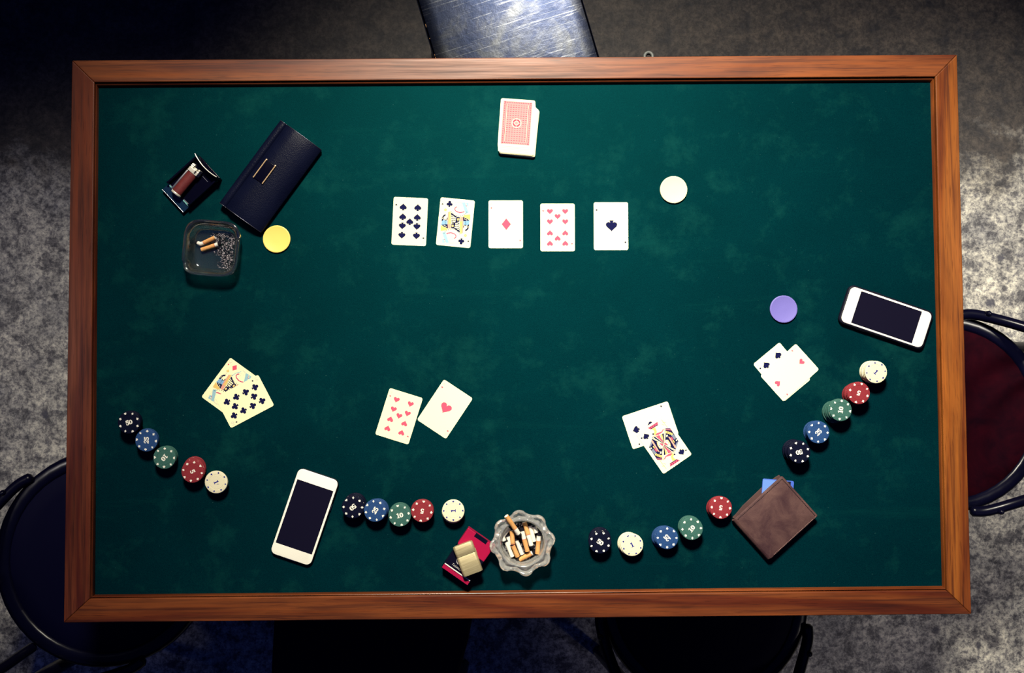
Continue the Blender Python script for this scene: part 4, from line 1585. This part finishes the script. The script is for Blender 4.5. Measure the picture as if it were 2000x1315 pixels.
# ------------------------------------------------------------------ chairs
def smooth_path(pts, n=6):
    """Catmull-Rom through the points"""
    P = [Vector(p) for p in pts]
    P = [P[0] * 2 - P[1]] + P + [P[-1] * 2 - P[-2]]
    out = []
    for i in range(1, len(P) - 2):
        for k in range(n):
            t = k / n
            a, b, c_, d = P[i - 1:i + 3]
            out.append(0.5 * ((2 * b) + (-a + c_) * t + (2 * a - 5 * b + 4 * c_ - d) * t * t + (-a + 3 * b - 3 * c_ + d) * t ** 3))
    out.append(P[-2])
    return out


def bentwood(cx, cy, radius, heading, label, seat_mat, sz=0.46):
    t = thing('bentwood_chair', label, 'chair', (cx, cy, 0), heading, 'bentwood chairs around the table')
    r = radius
    mb = MB()
    mb.lathe([(r * .86, sz - .012), (r * .87, sz - .002), (r * .84, sz + .001), (r * .70, sz - .002), (r * .35, sz - .006), (.004, sz - .007)], 48)
    obj('seat', mb.mesh('seat', seat_mat, 40), t)
    mb = MB()
    n = 48
    sec = [(r * .84, sz - .030), (r, sz - .030), (r * 1.005, sz - .015), (r * .99, sz + .001), (r * .96, sz + .005), (r * .885, sz + .004), (r * .86, sz + .000), (r * .84, sz - .012)]
    rings = [[(q * math.cos(2 * PI * k / n), q * math.sin(2 * PI * k / n), z) for q, z in sec] for k in range(n + 1)]
    mb.loops(rings, False, False)
    obj('seat_rim', mb.mesh('seat_rim', M['bentwood'], 50), t)
    for s in (-1, 1):
        mb = MB()
        mb.tube(smooth_path([(-r * .70, s * r * .55, sz - .01), (-r * .80, s * r * .62, sz - .2), (-r * .95, s * r * .74, 0.0)]), [.016] * 6 + [.0145] * 6 + [.012], 12)
        obj('front_leg', mb.mesh('front_leg', M['bentwood'], 50), t)
        mb = MB()
        mb.tube(smooth_path([(r * .15, s * r * 0.985, sz + .004), (r * .30, s * r * 0.985, sz + .012), (r * .55, s * r * 0.90, sz + .032), (r * .82, s * r * .765, sz + .075), (r * 1.12, s * r * .61, sz + .15)]), [.006] + [.0115] * 23 + [.010], 12)
        obj('side_brace', mb.mesh('side_brace', M['bentwood'], 50), t)
        mb = MB()
        mb.M = Matrix.Translation((r * .40, s * r * 0.985, sz + .024))
        mb.lathe([(.006, -.012), (.0065, .006), (.004, .011), (.001, .012)], 10)
        obj('brace_screw', mb.mesh('brace_screw', M['bentwood'], 50), t)
    mb = MB()
    hoop = [(r * 1.20, -r * .72, 0.0), (r * .98, -r * .62, sz - .05), (r * 1.02, -r * .62, sz + .10), (r * 1.22, -r * .66, sz + .30), (r * 1.36, -r * .45, sz + .43), (r * 1.40, 0, sz + .47)]
    hoop = hoop + [(x, -y, z) for x, y, z in hoop[-2::-1]]
    mb.tube(smooth_path(hoop, 7), 0.0145, 12)
    obj('back_hoop', mb.mesh('back_hoop', M['bentwood'], 50), t)
    mb = MB()
    hp = [(r * 1.0, -r * .34, sz - .01), (r * 1.10, -r * .36, sz + .14), (r * 1.26, -r * .28, sz + .30), (r * 1.31, 0, sz + .36)]
    hp = hp + [(x, -y, z) for x, y, z in hp[-2::-1]]
    mb.tube(smooth_path(hp, 7), 0.011, 10)
    obj('inner_hoop', mb.mesh('inner_hoop', M['bentwood'], 50), t)
    mb = MB()
    ringp = [(r * .72 * math.cos(2 * PI * k / 32), r * .72 * math.sin(2 * PI * k / 32), 0.24) for k in range(33)]
    mb.tube(ringp, 0.010, 8, caps=False)
    obj('leg_ring', mb.mesh('leg_ring', M['bentwood'], 50), t)
    return t


SZC = 0.465
p = at(1854, 808, SZC)
bentwood(p.x, p.y, 0.212, math.radians(2), 'bentwood chair with dark red round seat at the right table end', M['seat_maroon'])
p = at(200, 1092, SZC)
bentwood(p.x, p.y, 0.230, math.radians(212), 'black bentwood chair in shadow at the left table end', M['seat_black'])
p = at(1378, 1172, SZC)
bentwood(p.x, p.y, 0.222, math.radians(-95), 'black bentwood chair at the near side, right of centre', M['seat_black'])

# square black chair at the near side
poly = [(536, 1120), (922, 1120), (922, 1212), (915, 1250), (893, 1330), (868, 1400), (850, 1420), (560, 1420), (538, 1400), (527, 1330), (533, 1212)]
Pq = [at(x, y, SZC) for x, y in poly]
cc = sum(Pq, Vector()) / len(Pq)
ch = thing('side_chair', 'square black side chair in shadow at the near side, left of centre', 'chair', (cc.x, cc.y, 0))
mb = MB()
mb.prism([(q.x - cc.x, q.y - cc.y) for q in Pq][::-1], SZC - .045, SZC)
bevel(obj('seat', mb.mesh('seat', M['seat_black']), ch), 0.012, 3)
for sx in (-1, 1):
    for yy, lean in ((0.13, 0.0), (-0.13, -0.03)):
        mb = MB()
        mb.tube([(sx * .155, yy, SZC - .045), (sx * .165, yy + lean, 0)], [.017, .012], 10)
        obj('leg', mb.mesh('leg', M['bentwood'], 50), ch)
    mb = MB()
    mb.tube([(sx * .15, -.145, SZC - .02), (sx * .15, -.18, SZC + .2), (sx * .145, -.215, SZC + .32)], .014, 10)
    obj('back_post', mb.mesh('back_post', M['bentwood'], 50), ch)
mb = MB()
mb.box(-.15, .15, -.222, -.202, SZC + .2, SZC + .33)
bevel(obj('backrest', mb.mesh('backrest', M['seat_black']), ch), 0.008, 2)

# ------------------------------------------------------------------ steel stool beyond the far rail
SS = 0.47
pc = at(991.5, 55, SS)
rs = ang((848, 111), (815, 0), SS) - PI / 2
wq = abs((at(848, 111, SS) - at(1168, 110, SS)).dot(Vector((math.cos(rs), math.sin(rs), 0))))
stl = thing('steel_stool', 'scratched blue-grey steel stool beyond the far rail', 'stool', (pc.x, pc.y, 0), rs)
mb = MB()
slab(mb, wq, 0.36, 0.02, SS - .012, SS - .001, 0.004, 0.0015, 6, 5)
mb.v = [(x, y, z + 0.088 * x + 0.045 * y) for x, y, z in mb.v]   # seat tilted to shift the lamp reflection to its far right
obj('seat', mb.mesh('seat', M['steel'], 40), stl)
mb = MB()
ofs = lambda r: [(x, y, z + 0.088 * x + 0.045 * y) for x, y, z in r]
outer, inn = rrect(wq + .002, 0.362, 0.021, 6), rrect(wq - .006, 0.352, 0.018, 6)
rings = [[(x, y, z) for x, y in pts] for pts, z in ((outer, SS - .045), (outer, SS - .004), (inn, SS - .012), (inn, SS - .045))]
rings = [ofs(r) for r in rings]
mb.loops(rings + [rings[0]], False, False)
obj('skirt', mb.mesh('skirt', M['steel_dark'], 40), stl)
for sx in (-1, 1):
    for sy in (-1, 1):
        mb = MB()
        mb.loops([[(sx * (wq / 2 - .02) * k + dx, sy * .155 * k + dy, z) for dx, dy in ((-.014, -.014), (.014, -.014), (.014, .014), (-.014, .014))] for k, z in ((1.0, 0), (0.94, SS - .03))])
        obj('leg', mb.mesh('leg', M['steel_dark']), stl)
rnd = random.Random(3)
for sx in (-1, 1):
    mb = MB()
    for k in range(6):
        y = rnd.uniform(-.03, .06) if sx < 0 else rnd.uniform(.01, .14)
        l = rnd.uniform(.002, .009)
        xx = sx * (wq / 2 - .0012)
        q = [(xx - sx * .0012 * rnd.random(), y - l), (xx + .0008, y - l * rnd.random()), (xx + .0010, y + l * .5), (xx - sx * .0016, y + l * rnd.random())]
        mb.poly(q, SS - .0002 + 0.0022 + 0.088 * xx + 0.045 * y)
    obj('chipped_paint', mb.flat('chipped_paint', M['copper_chip']), stl)

# small pale curved fitting on the floor, mostly hidden by the far rail
p = at(1267, 110, 0.006)
mb = MB()
path = arc(0, 0, 0.0108, 0.0115, -40, 230, 24)
mb.tube([(x, y, .003) for x, y in path], [.0042] * 25, 8)
tag(obj('metal_hook', mb.mesh('metal_hook', M['pale_metal'], 60), None, (p.x, p.y, 0.0015), 0), 'small pale hook on the floor just beyond the far rail', 'hook')
